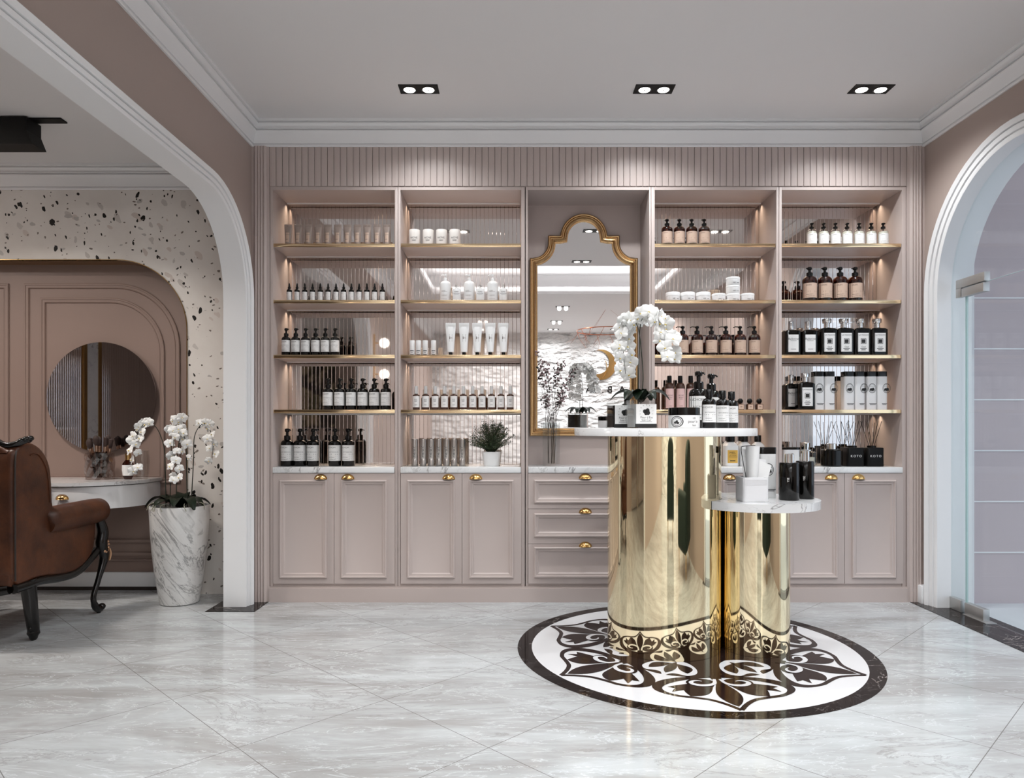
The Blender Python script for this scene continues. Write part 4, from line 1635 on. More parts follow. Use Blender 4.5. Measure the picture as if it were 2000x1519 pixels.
# rightmost bay
w_, h_ = dims(19.4, 435.6, YI, S[0])
row(amber_pump_bottle(w_, h_, 'paper', .5, radians(-60), 'pale_liquid', 'clear'), [1585.3, 1608.4, 1631.4, 1654.4, 1677.8, 1701.4, 1724.8], YI, S[0], SHELF_NAME[0], 'E', 'clear pump bottle', 'clear pump bottles')
w_, h_ = dims(27.4, 522, YI, S[1])
row(amber_pump_bottle(w_, h_), [1581.1, 1610.9, 1640.8, 1670], YI, S[1], SHELF_NAME[1], 'E', 'amber pump bottle', 'amber pump bottles on the second shelf')
w_, h_ = dims(32, 623, YI, S[2])
row(square_bottle(w_, h_), [1614.8, 1647.4, 1680.1, 1712.7], YI, S[2], SHELF_NAME[2], 'E', 'square black scent bottle', 'square black scent bottles on the third shelf', 2)
w_, h_ = dims(30, 628, YI, S[2])
row(square_bottle(w_, h_, True), [1545, 1578], YI, S[2], SHELF_NAME[2], 'E', 'black script labelled bottle', 'black bottles with script labels')
w_, h_ = dims(31, 730, YI, S[3])
sc = square_bottle(w_, h_, True)
row(sc, [1545], 4.545, S[3], SHELF_NAME[3], 'E', 'black script labelled bottle', 'black bottles with script labels')
w_, h_ = dims(31, 729, YI, S[3])
row(square_bottle(w_, h_), [1572], 4.44, S[3], SHELF_NAME[3], 'E', 'square black scent bottle', 'square black scent bottles on the lowest shelf', 1)
w_, h_ = dims(19.6, 726, YI, S[3])
sb = seal_box(w_, h_)
row(sb, [1596.5, 1655, 1698.5], YI, S[3], SHELF_NAME[3], 'E', 'tall white bottle', 'tall white bottles with black lids')
sb2 = seal_box(w_, h_, .75)
row(sb2, [1617, 1675.5, 1719], YI, S[3], SHELF_NAME[3], 'E', 'tall white bottle', 'tall white bottles with black lids')
for k, o in enumerate(sorted([o for o in scene.objects if o.parent is None and o.get('group') == 'tall white bottles with black lids'], key=lambda q: q.location.x)):
    o['label'] = 'tall white bottle with black lid, %s from left on lowest shelf, %s' % (ORD[k], BAY_NAME['E'])
w_, h_ = dims(33, 820, 4.48, Z_COUNT)
row(reed_diffuser(w_, h_, 6, 3), [1664.3, 1702.2], 4.47, Z_COUNT, 'counter', 'E', 'black cube reed diffuser', 'black cube reed diffusers')
w_, h_ = dims(36, 866, 4.47, Z_COUNT)
hb_ = h_ * .76
pt = pack('scent_bottle', [('body', MB().loft([(0, w_ * .45, None, 3), (.006, w_ / 2, None, 3), (hb_ - .008, w_ / 2, None, 3), (hb_, w_ * .44, None, 3)], 36), M['black_glass']),
                           ('stopper', MB().loft([(hb_, w_ * .27), (h_ - .002, w_ * .27), (h_, w_ * .25)], 28), M['chrome'])], 'bottle')
pt.location = (wx(1624, 4.46), 4.46, Z_COUNT + .0006)
pt['label'] = 'squat black bottle with silver stopper left of the reed diffusers'
w_, h_ = dims(34, 864, 4.5, Z_COUNT)
hb_ = h_ * .62
pt = pack('scent_bottle', [('body', MB().loft([(0, w_ * .46, None, 6), (.004, w_ / 2, None, 6), (hb_ * .93, w_ / 2, None, 6), (hb_, w_ * .42, None, 4)], 36), M['clear']),
                           ('liquid', MB().loft([(.005, w_ * .42, None, 6), (hb_ * .6, w_ * .42, None, 6)], 32), M['pale_liquid']),
                           ('collar', MB().loft([(hb_, w_ * .3), (hb_ + .006, w_ * .42), (hb_ + .01, w_ * .42)], 24), M['chrome']),
                           ('stopper', MB().loft([(hb_ + .010, w_ * .24), (h_ - .002, w_ * .26), (h_, w_ * .22)], 28), M['chrome'])], 'bottle')
pt.location = (wx(1573, 4.5), 4.5, Z_COUNT + .0006)
pt['label'] = 'clear glass bottle with silver stopper on the counter, rightmost bay'
w_, h_ = dims(32, 873, 4.5, Z_COUNT)
sj = seal_box(w_, h_)
sj.location = (wx(1541, 4.5), 4.5, Z_COUNT + .0006)
sj['label'] = 'short white jar with wide black lid on the counter, rightmost bay'

# ------------------------------------------------------------------ goods on the tall pedestal
T1 = 1.0655
bigp = black_pump_bottle(38 * 3.55 / F, wz(725, 3.55) - T1)
bigp.location = (wx(1364.4, 3.55), 3.55, T1)
bigp['label'] = 'large black pump bottle behind the round jar on the tall pedestal'
o = copy_tree(bigp)
o.location = (wx(1389, 3.72), 3.72, T1)
o['label'] = 'large black pump bottle farthest back on the tall pedestal'
cp = capped_bottle(27 * 3.3 / F, wz(760, 3.3) - T1, .2)
for k, (p, y, l) in enumerate(((1384.5, 3.3, 'black capped bottle nearest the round jar on the tall pedestal'), (1410.7, 3.42, 'middle one of three black capped bottles on the tall pedestal'), (1428.6, 3.52, 'black capped bottle closest to the edge of the tall pedestal'))):
    o = cp if k == 0 else copy_tree(cp)
    o.location = (wx(p, y), y, T1)
    o['label'] = l
    o['group'] = 'black capped bottles on the tall pedestal'
rj, hj = 30 * 3.3 / F, wz(796, 3.3) - T1
body = MB().loft([(0, rj * .97), (.003, rj), (hj * .63, rj)], 48)
lab = MB()
put = on_cylinder(rj, .0005)
patch(lab, rj * 1.5, .001, hj * .62, put, 0, 20)
for k, (a, t) in enumerate(((.9, .12), (.66, .07))):
    q = [2 * pi * i / 30 for i in range(30)]
    c0 = (-rj * .72, hj * .31)
    s_ = hj * .3
    o_ = [(c0[0] + s_ * 1.25 * a * cos(x), c0[1] + s_ * a * sin(x)) for x in q]
    i_ = [(c0[0] + s_ * 1.25 * (a - t) * cos(x), c0[1] + s_ * (a - t) * sin(x)) for x in q]
    put3 = on_cylinder(rj, .0009)
    lab.add([put3(*p) for p in o_ + i_], [(j, (j + 1) % 30, 30 + (j + 1) % 30, 30 + j) for j in range(30)], 1)
for bx, bz, br in ((-.2, -.15, .3), (.2, -.2, .26), (.05, .1, .2)):
    lab.add([put3(c0[0] + s_ * (bx + br * cos(2 * pi * i / 12)), c0[1] + s_ * (bz + br * .7 * sin(2 * pi * i / 12))) for i in range(12)], [tuple(range(12))], 1)
ink_text(lab, 'LES', hj * .12, rj * .45, hj * .44, put3)
ink_text(lab, 'pour le', hj * .19, rj * .38, hj * .26, put3)
ink_text(lab, 'bain', hj * .13, rj * .45, hj * .1, put3)
lid = MB().loft([(hj * .635, rj * 1.01), (hj * .985, rj * 1.01), (hj, rj * .97)], 48)
pt = pack('cream_jar', [('body', body, M['white_plastic']), ('label', lab, [M['paper'], M['ink']]), ('lid', lid, M['black_glass'])], 'jar')
pt.location = (wx(1336, 3.3), 3.3, T1)
pt['label'] = 'wide round jar with black lid and white label on the tall pedestal'


def petal(mb, ang, L, W, curl, tilt, mat=0):
    """one broad petal in the flower's plane (facing -Y), slightly cupped"""
    nu, nv = 5, 4
    v = []
    for i in range(nu + 1):
        t = i / nu
        w__ = W * (sin(pi * min(1, t * .92 + .06)) ** .62)
        for j in range(nv + 1):
            s_ = -1 + 2 * j / nv
            x = s_ * w__ / 2
            r_ = L * t
            y = -curl * L * (t ** 2) * .9 + abs(s_) ** 2 * W * .16 - tilt
            v.append((x * cos(ang) + r_ * -sin(ang), y, x * sin(ang) + r_ * cos(ang)))
    f = []
    k = nv + 1
    for i in range(nu):
        for j in range(nv):
            f.append((i * k + j, i * k + j + 1, i * k + j + k + 1, i * k + j + k))
    mb.add(v, f, mat)


def orchid_flower():
    mb = MB()
    for a in (0, 128, -128):
        petal(mb, radians(a), .036, .026, -.06, 0)
    for a in (62, -62):
        petal(mb, radians(a), .038, .044, .05, .0015)
    mb.ball((0, -.006, -.004), .0045, (1, 1.2, 1), 8, 6, 1)
    mb.ball((0, -.010, -.010), .0038, (1.1, .7, 1.2), 8, 6, 0)
    mb.ball((0, -.007, -.0005), .003, (1, 1, 1), 8, 6, 0)
    return mb.mesh('orchid_flower', [M['petal'], M['petal_core']], ang=80)


FLOWER = orchid_flower()


def add_flowers(t, path, n, rnd, size=1.0, t0=.35, spread=.02, face=(0, -1)):
    P = [Vector(p) for p in path]
    for k in range(n):
        u = t0 + (1 - t0) * (k + .3) / n
        i = min(int(u * (len(P) - 1)), len(P) - 2)
        p = P[i].lerp(P[i + 1], u * (len(P) - 1) - i)
        f = link('flower', FLOWER, t)
        sd = 1 if k % 2 else -1
        f.location = p + Vector((sd * spread * rnd.uniform(.5, 1.1), rnd.uniform(-.03, .01), rnd.uniform(-.012, .012)))
        f.rotation_euler = (rnd.uniform(-.5, .35), rnd.uniform(-.5, .5), rnd.uniform(-.9, .9) + face[0])
        s_ = size * rnd.uniform(.82, 1.12)
        f.scale = (s_, s_, s_)


def strap_leaf(t, base, ang, L, W, rise, droop, m='leaf'):
    mb = MB()
    n, k = 10, 5
    v = []
    d = Vector((cos(ang), sin(ang), 0))
    sd = Vector((-sin(ang), cos(ang), 0))
    for i in range(n + 1):
        u = i / n
        c = Vector(base) + d * (L * u) + Vector((0, 0, rise * sin(pi * min(1, u * .8)) - droop * u * u))
        wd = W * sin(pi * (u * .9 + .08)) ** .6 / 2
        for j in range(k):
            s_ = -1 + 2 * j / (k - 1)
            v.append(c + sd * (wd * s_) + Vector((0, 0, abs(s_) * wd * .35)))
    f = [(i * k + j, i * k + j + 1, (i + 1) * k + j + 1, (i + 1) * k + j) for i in range(n) for j in range(k - 1)]
    mb.add(v, f)
    # underside
    q = len(v)
    mb.add([p - Vector((0, 0, .0012)) for p in v], f)
    return mb.build('leaf', M[m], t, ang=60)


# square glass pots
def square_pot(name, label, cat, loc, rz, filled, w=.110, h=.128):
    t = thing(name, label, cat, loc, rz)
    r = w / 2
    MB().loft([(0, r, None, 14), (h, r, None, 14)], 56, cap1=False).loft([(.004, r - .004, None, 14), (h, r - .004, None, 14)], 56, cap0=True, cap1=False).build('glass_pot' if filled else 'pot', M['clear'] if not filled else M['clear'], t)
    MB().loft([(.004, r - .0055, None, 14), (h * .84, r - .0055, None, 14)], 56).build('filling', M['grey_glass'] if not filled else M['black_matt'], t)
    lab = MB()
    put = on_plane(-r - .0008)
    lab.add([put(-r * .84, h * .155), put(r * .93, h * .155), put(r * .93, h * .845), put(-r * .84, h * .845)], [(0, 1, 2, 3)])
    lab.add([put(-r * .93, .002), put(r * .97, .002), put(r * .97, h * .153), put(-r * .93, h * .153)], [(0, 1, 2, 3)], 1)
    p2_ = on_plane(-r - .0011)
    for k in range(9):
        a = radians(200 - 27.5 * k)
        v, f = text_geo('FLORESAIL'[k], h * .062)
        lab.add([p2_(.003 + r * .52 * cos(a) + x * sin(a) + z * cos(a), h * .58 + r * .5 * sin(a) - x * cos(a) + z * sin(a)) for x, z in v], f, 1)
    for bx, bz, br in ((-.14, .02, .17), (.1, .1, .17), (.14, -.1, .18), (-.05, -.14, .15), (.0, .05, .15)):
        lab.add([p2_(.003 + r * (bx + br * cos(2 * pi * i / 14)), h * .58 + r * (bz + br * sin(2 * pi * i / 14))) for i in range(14)], [tuple(range(14))], 1)
    ink_text(lab, 'Fleur d Ete', h * .105, .003, h * .345, p2_)
    ink_text(lab, 'Soin Cuir', h * .095, .003, h * .255, p2_)
    ink_bar(lab, -r * .5, r * .55, h * .215, h * .01, p2_)
    lab.build('label', [M['paper'], M['ink']], t, smooth=False)
    return t


ang0 = radians(12)
c1_ = square_pot('scented_candle', 'square glass candle with black wax and white label behind the orchid pot', 'candle', (wx(1211, 3.42), 3.42, T1), ang0, True)
orch = square_pot('potted_orchid', 'white orchid arching from a square labelled pot on the tall pedestal', 'plant', (wx(1252, 3.25), 3.25, T1), ang0, False)
# build the plant in the pot's own (rotated) frame
rnd = random.Random(11)
inv = Matrix.Rotation(-ang0, 4, 'Z')
loc_o = Vector(orch.location)


def oc(px, py, dy=0.0):
    y = 3.25 + dy
    return inv @ (Vector((wx(px, y), y, wz(py, y))) - loc_o)


stemA = smooth_path([oc(1247, 800), oc(1247, 745), oc(1249, 680, .0), oc(1250, 640, -.01), oc(1258, 616, -.02), oc(1276, 616, -.03), oc(1292, 637, -.04), oc(1303, 668, -.05), oc(1309, 705, -.05)], 6)
stemB = smooth_path([oc(1250, 800), oc(1256, 740, .02), oc(1252, 680, .03), oc(1246, 640, .04), oc(1234, 622, .06), oc(1222, 640, .08), oc(1217, 680, .09), oc(1222, 730, .09)], 6)
for sp in (stemA, stemB):
    MB().tube(sp, [.0026 - .0014 * i / len(sp) for i in range(len(sp))], 7).build('stem', M['stem'], orch)
add_flowers(orch, stemA, 22, rnd, 1.0, .42, .028)
add_flowers(orch, stemB, 24, rnd, 1.0, .45, .032)
for a, L in ((-.2, .13), (.7, .10), (2.9, .14), (3.7, .12), (-1.2, .09), (1.8, .10), (-2.2, .08)):
    strap_leaf(orch, (0, 0, .118), a, L, .068, .055, .022)

# ------------------------------------------------------------------ goods on the short pedestal
T2 = .7265
t = thing('tissue_holder', 'white box holding rolled paper napkins on the short pedestal', 'tissue box', (1.12, 3.325, T2))
wb, hb_ = .118, .112
holder = MB()
r = wb / 2
holder.loft([(0, r * .97, r * .97, 14), (.004, r, r, 14), (hb_, r, r, 14)], 56, cap1=False).loft([(.006, r - .006, r - .006, 14), (hb_, r - .006, r - .006, 14)], 56, cap1=False)
holder.loft([(hb_, r, r, 14), (hb_ + .0003, r - .006, r - .006, 14)], 56, cap0=False, cap1=False)
holder.build('holder', M['card'], t)
for k in range(6):
    z = hb_ * (.62 + .055 * k)
    pass
gro = MB()
for k in range(5):
    gro.box(-r * .9, r * .9, -r - .0012, -r - .0002, hb_ * (.70 + .05 * k), hb_ * (.70 + .05 * k) + .0018)
gro.build('ridge', M['card'], t, smooth=False)


def sheet(pts_bottom, pts_top, m='tissue', th=.0012):
    mb = MB()
    n = len(pts_bottom)
    rows_ = 6
    v = []
    for i in range(rows_ + 1):
        u = i / rows_
        for a, b in zip(pts_bottom, pts_top):
            p = Vector(a).lerp(Vector(b), u)
            v.append(p)
    f = [(i * n + j, i * n + j + 1, (i + 1) * n + j + 1, (i + 1) * n + j) for i in range(rows_) for j in range(n - 1)]
    mb.add(v, f)
    mb.add([p + Vector((0, th, 0)) for p in v], f)
    return mb


def arc_pts(cx_, cy_, r_, a0, a1, z, n=12):
    return [(cx_ + r_ * cos(radians(a0 + (a1 - a0) * i / n)), cy_ + r_ * sin(radians(a0 + (a1 - a0) * i / n)), z) for i in range(n + 1)]


sheet(arc_pts(-.002, -.01, .022, 120, 430, .03), arc_pts(.004, -.005, .032, 120, 430, .255)).build('napkin', M['tissue'], t, ang=70)
sheet([(-.03, .0, .03), (.01, .012, .03)], [(-.052, .0, .245), (.0, .014, .235)]).build('napkin', M['tissue'], t)
sheet([(.0, -.012, .02), (.05, -.012, .02)], [(.012, -.01, .20), (.088, -.012, .165)]).build('napkin', M['tissue'], t)
sheet([(-.02, .02, .03), (.04, .02, .03)], [(-.03, .03, .205), (.08, .035, .19)]).build('napkin', M['card'], t)
MB().tube(smooth_path([(-.022, -.02, .05), (-.05, -.02, .2), (-.055, -.02, .245), (-.045, -.02, .255), (.01, -.02, .258)], 5), .0016, 6).build('wire_clip', M['black_matt'], t)
w_ = 33 * 3.49 / F
sb3 = seal_box(w_, wz(873, 3.49) - T2)
sb3.location = (wx(1495, 3.50), 3.50, T2)
sb3['label'] = 'tall white bottle with black lid behind the napkin box, short pedestal'
for k, (p, y, wp, yt, l) in enumerate(((1541, 3.365, 38, 886, 'black cylinder bottle beside the napkin box on the short pedestal'), (1572, 3.43, 34, 880, 'black cylinder bottle nearest the outer edge of the short pedestal'))):
    r = wp * y / F / 2
    H = wz(yt, y) - T2
    zb = wz(903 if k == 0 else 900, y) - T2
    lab = MB()
    ink_text(lab, 'YSE', zb * .075, -r * .35, zb * .55, on_cylinder(r, .0005), 0, 1.0, True)
    pt = pack('scent_bottle', [('body', MB().loft([(0, r * .95), (.003, r), (zb - .005, r), (zb, r * .93)], 40), M['black_glass']), ('print', lab, M['paper']),
                               ('stopper', MB().loft([(zb, r * .5), (H - .002, r * .5), (H, r * .45)], 28), M['chrome'])], 'bottle')
    pt.location = (wx(p, y), y, T2)
    pt['label'] = l

# ------------------------------------------------------------------ vase of dry twigs and the small bush
t = thing('twig_vase', 'clear glass vase with dry budding twigs in front of the framed mirror', 'vase', (wx(1076.5, 4.5), 4.5, Z_COUNT + .0006))
H = wz(825, 4.5) - Z_COUNT
r = 17.5 * 4.5 / F
MB().loft([(0, r), (H, r)], 14, cap1=False).loft([(.014, r - .003), (H, r - .003)], 14, cap1=False).build('glass', M['clear'], t, ang=20)
rnd = random.Random(5)
for k in range(9):
    a = rnd.uniform(0, 2 * pi)
    bx, by = .02 * cos(a), .02 * sin(a)
    tx = rnd.uniform(-.085, .15) if k else -.02
    hh = rnd.uniform(.42, .66)
    if k == 1:
        hh = .72
    pth = smooth_path([(bx, by, .016), (bx * 1.3 + tx * .15, by, H), (tx * .6, by + rnd.uniform(-.02, .04), H + (hh - H) * .55), (tx, by + rnd.uniform(-.04, .05), hh)], 5)
    mb = MB().tube(pth, [.002 - .0013 * i / len(pth) for i in range(len(pth))], 5, 0)
    for j in range(11, len(pth)):
        for q in range(3):
            d = Vector((rnd.uniform(-1, 1), rnd.uniform(-.5, .5), rnd.uniform(-.2, .9))) * rnd.uniform(.015, .045)
            e_ = pth[j] + d
            mb.tube([pth[j], pth[j] + d * .6 + Vector((0, 0, .004)), e_], .0006, 4, 0)
            for s_ in range(3):
                c_ = pth[j] + d * rnd.uniform(.5, 1.05)
                mb.ball((c_.x + rnd.uniform(-.006, .006), c_.y, c_.z), rnd.uniform(.0022, .0048), (1, 1, 1.5), 6, 4, 1 if rnd.random() < .75 else 2)
    mb.build('twig', [M['twig'], M['bud'], M['stem']], t, ang=70)

t = thing('potted_bush', 'small dark green bush in a white pot on the counter', 'plant', (wx(960, 4.5), 4.5, Z_COUNT + .0006))
rp = 18.5 * 4.5 / F
hp = wz(882, 4.5) - Z_COUNT
MB().loft([(0, rp * .8, None, 3), (.006, rp * .86, None, 3), (hp, rp, None, 3), (hp, rp * .9, None, 3), (hp * .85, rp * .88, None, 3)], 36).build('pot', M['white_plastic'], t)
MB().loft([(hp * .8, rp * .86, None, 3), (hp * .86, rp * .86, None, 3)], 30).build('soil', M['soil'], t)
fo = MB()
st_ = MB()
rnd = random.Random(21)
for k in range(105):
    a = rnd.uniform(0, 2 * pi)
    el = rnd.uniform(.05, 1.18) ** .8
    R_ = .152 * rnd.uniform(.78, 1.05)
    tip = Vector((cos(a) * sin(min(1.5, el * 1.35)) * R_, sin(a) * sin(min(1.5, el * 1.35)) * R_ * .75, hp + cos(min(1.45, el * 1.3)) * R_ * 1.24 + .008))
    pth = smooth_path([(cos(a) * .01, sin(a) * .01, hp * .85), (tip.x * .45, tip.y * .45, hp + (tip.z - hp) * .55), tip], 6)
    st_.tube(pth, .0009, 4)
    for j in range(3, len(pth)):
        for q in range(4):
            d = Vector((rnd.uniform(-1, 1), rnd.uniform(-1, 1), rnd.uniform(-.2, 1))).normalized()
            p = Vector(pth[j]) + d * rnd.uniform(.003, .010)
            L = rnd.uniform(.006, .010)
            sdv = d.cross(Vector((rnd.uniform(-1, 1), rnd.uniform(-1, 1), rnd.uniform(-1, 1)))).normalized()
            fo.add([p, p + d * L * .5 + sdv * L * .32, p + d * L, p + d * L * .5 - sdv * L * .32], [(0, 1, 2, 3)])
st_.build('stem', M['stem'], t)
fo.build('foliage', M['bush_leaf'], t, smooth=False)

# ------------------------------------------------------------------ vanity desk
t = thing('vanity_desk', 'white wall hung vanity desk with rounded corner and marble top', 'desk', (-3.1, 4.45, 0))
off = Matrix.Translation((3.1, -4.45, 0))
plan = lambda d: [(-4.1, 4.70), (-4.1, 4.195 + d)] + [(-2.67 + (.36 - d) * sin(radians(a)), 4.555 - (.36 - d) * cos(radians(a))) for a in range(0, 91, 6)] + [(-2.31 - d, 4.70)]
MB().prism(plan(.012), XY, .578, .713).xf(off).build('body', M['white'], t, ang=30)
MB().prism(plan(.03), XY, .713, .719).xf(off).build('shadow_gap', M['ebony_base'], t, ang=30)
MB().prism(plan(0), XY, .719, .739).xf(off).build('marble_top', M['worktop'], t, ang=30)
dw = MB().box(-3.32, -2.72, 4.197, 4.208, .594, .702, c=.002)
dw.sweep([(-3.30, .604), (-2.74, .604), (-2.74, .692), (-3.30, .692)], [(0, 4.197), (0, 4.191), (.008, 4.187), (.014, 4.208), (.022, 4.197)], XZ, closed=True)
d = dw.xf(off).build('drawer', M['white'], t, ang=30)
hd = link('handle', HANDLE, d)
hd.location = (-2.655 + 3.1 - .0, 4.197 - 4.45, .645)
hd.location.x = wx(118, 4.18) + 3.1

t = thing('round_mirror', 'round frameless mirror on the pink niche wall above the vanity', 'mirror', (-2.70, 4.685, 1.268))
MB().loft([(0, .36), (.008, .36)], 96).xf(Matrix.Rotation(pi / 2, 4, 'X')).build('mirror_glass', M['mirror_dim'], t, smooth=True, ang=40)
MB().loft([(-.012, .31), (0, .31)], 64).xf(Matrix.Rotation(pi / 2, 4, 'X')).build('backing', M['white'], t)

# ------------------------------------------------------------------ brush tumbler, scent, tumbler glass
YV = 4.52
VZ = .7396
t = thing('crystal_tumbler', 'cut crystal tumbler full of makeup brushes on the vanity', 'tumbler', (wx(195, YV), YV, VZ))
rt, ht = 26.5 * YV / F, wz(884, YV) - VZ
v, f = [], []
nn, mm = 18, 8
for j in range(mm + 1):
    for i in range(nn):
        a = 2 * pi * (i + .5 * (j % 2)) / nn
        k = rt * (.90 + .10 * ((i + j // 2) % 2)) if 0 < j < mm else rt * .95
        v.append((k * cos(a), k * sin(a), ht * j / mm))
for j in range(mm):
    for i in range(nn):
        a, b = j * nn + i, j * nn + (i + 1) % nn
        c, d_ = a + nn, b + nn
        f += [(a, b, c), (b, d_, c)] if j % 2 == 0 else [(a, d_, c), (a, b, d_)]
cry = MB().add(v, f)
cry.loft([(.012, rt * .84), (ht, rt * .86)], 32, cap1=False)
cry.build('glass', M['crystal'], t, smooth=False)
rnd = random.Random(3)
BR = ['round fluffy', 'broad dark', 'small dark', 'tall angled', 'flat topped', 'fan shaped', 'slim pointed']
for k, kind in enumerate(BR):
    a = 2 * pi * k / 7 + .3
    o = thing('makeup_brush', '%s makeup brush in the crystal tumbler, %s round' % (kind, ORD[k]), 'brush', (wx(195, YV) + .026 * cos(a), YV + .026 * sin(a), VZ + .014), 0, 'makeup brushes in the tumbler')
    top = Vector((.032 * cos(a), .02 * sin(a), ht * (1.08 + .12 * ((k * 3) % 4) / 3)))
    dirv = top.normalized()
    MB().tube([Vector((0, 0, 0)), top * .5, top * .8], [.003, .006, .007], 8).build('handle', M['black'], o)
    MB().tube([top * .8, top], [.0085, .010], 10).build('ferrule', M['ferrule'], o)
    q = top + dirv * .05
    MB().tube([top, top + dirv * .018, top + dirv * .04, top + dirv * .055, top + dirv * .064], [.010, .019 if k % 3 else .014, .021 if k % 3 else .013, .015, .003], 12, flat=.6).build('bristles', M['bristle'], o)
wv, hv = 23 * YV / F, wz(885, YV) - VZ
pt = pack('scent_bottle', [('body', MB().loft([(0, wv * .30, wv * .2), (hv * .1, wv * .40, wv * .25), (hv * .38, wv * .5, wv * .3), (hv * .6, wv * .46, wv * .28), (hv * .72, wv * .25, wv * .2), (hv * .75, wv * .2)], 32), M['amber']),
                           ('label', MB().loft([(hv * .14, wv * .43, wv * .27), (hv * .38, wv * .505, wv * .305), (hv * .55, wv * .485, wv * .295)], 32, cap0=False, cap1=False), M['paper']),
                           ('stopper', MB().loft([(hv * .75, wv * .22), (hv, wv * .22)], 20), M['gold'])], 'bottle')
pt.location = (wx(250, YV), YV, VZ)
pt['label'] = 'small amber scent bottle with cream label beside the crystal tumbler'
t = thing('glass_tumbler', 'plain clear drinking glass at the rounded end of the vanity', 'glass', (wx(273, YV), YV + .03, VZ))
rg_, hg = 13.5 * YV / F, wz(880, YV) - VZ
MB().loft([(0, rg_ * .8), (hg * .3, rg_ * .95), (hg * .6, rg_), (hg, rg_ * .93)], 32, cap1=False).loft([(.012, rg_ * .76), (hg * .6, rg_ * .95), (hg, rg_ * .89)], 32, cap1=False).build('glass', M['clear'], t)

# ------------------------------------------------------------------ orchids in the tall marble planter
PLX, PLY = -2.03, 4.35
t = thing('orchid_planter', 'tall veined marble planter with several white orchids beside the arch', 'plant', (PLX, PLY, .0005))
HP = .592
prof_ = [(0, .104), (.004, .112), (.1, .128), (.2, .143), (.32, .156), (.44, .165), (.54, .1695), (HP - .004, .171), (HP, .169), (HP, .155), (HP - .03, .153)]
MB().loft(prof_, 64).build('pot', M['vase_marble'], t, ang=50)
MB().loft([(HP - .04, .154), (HP - .028, .10), (HP - .02, .02)], 32).build('soil', M['soil'], t)
rnd = random.Random(17)


def pc(px, py, dy=0.0):
    y = PLY + dy
    return Vector((wx(px, y) - PLX, y - PLY, wz(py, y)))


SPR = [([(324, 990), (323, 920), (320, 872), (306, 836), (287, 826), (270, 842), (262, 876), (268, 925)], -.06, 17, .50),
       ([(344, 990), (346, 900), (351, 850), (347, 838), (340, 850), (340, 890), (344, 922), (348, 938)], -.10, 13, .45),
       ([(366, 990), (364, 900), (364, 850), (358, 822), (350, 816), (342, 828), (352, 845)], .0, 11, .55),
       ([(373, 990), (378, 900), (380, 852), (394, 829), (408, 834), (416, 868), (413, 906)], .04, 11, .48),
       ([(332, 990), (334, 900), (336, 850), (340, 836), (352, 838), (362, 860), (366, 900)], -.03, 10, .5)]
for pts_, dy, n_, t0 in SPR:
    pth = smooth_path([pc(p[0], p[1], dy * i / len(pts_)) for i, p in enumerate(pts_)], 6)
    MB().tube(pth, [.0032 - .0018 * i / len(pth) for i in range(len(pth))], 7).build('stem', M['stem'], t)
    add_flowers(t, pth, n_, rnd, .84, t0, .024)
for k in range(10):
    a = 2 * pi * k / 10 + rnd.uniform(-.2, .2)
    strap_leaf(t, (.02 * cos(a), .02 * sin(a), HP - .01), a, rnd.uniform(.14, .20), .075, rnd.uniform(.05, .09), rnd.uniform(.0, .05))
for k in range(7):
    a = rnd.uniform(-2.9, -.2)
    p = [Vector((cos(a) * r_, sin(a) * r_, HP + z_)) for r_, z_ in ((.1, .0), (.14, .022), (.168, .012), (.18, -.02))]
    p[2] += Vector((rnd.uniform(-.02, .02), 0, 0))
    MB().tube(smooth_path(p, 5), .0022, 5).build('root', M['root'], t)

# ------------------------------------------------------------------ leather armchair
CX, CY = -2.74, 3.80


def pillow(outline, to3, h0, h1, d, e):
    """slab with rounded rims from a closed outline"""
    P = [Vector(p) for p in outline]
    n = len(P)
    area = sum(P[i].x * P[(i + 1) % n].y - P[(i + 1) % n].x * P[i].y for i in range(n))
    if area < 0:
        P.reverse()
    nor = []
    for i in range(n):
        a, b = (P[i] - P[i - 1]).normalized(), (P[(i + 1) % n] - P[i]).normalized()
        m = Vector((-a.y - b.y, a.x + b.x))
        m = m.normalized() if m.length > 1e-6 else Vector((-a.y, a.x))
        nor.append(m)
    mb = MB()
    rings = []
    for k in range(5):
        a = pi / 2 * k / 4
        rings.append((d * (1 - sin(a)), h0 + e * (1 - cos(a))))
    rings += [(dd_, h1 - (hh_ - h0)) for dd_, hh_ in reversed(rings)]
    v = []
    for dd_, hh_ in rings:
        for i in range(n):
            q = P[i] + nor[i] * dd_
            v.append(to3(q.x, q.y, hh_))
    f = []
    for k in range(len(rings) - 1):
        for i in range(n):
            f.append((k * n + i, k * n + (i + 1) % n, (k + 1) * n + (i + 1) % n, (k + 1) * n + i))
    f.append(tuple(reversed(range(n))))
    f.append(tuple(range((len(rings) - 1) * n, len(rings) * n)))
    return mb.add(v, f)


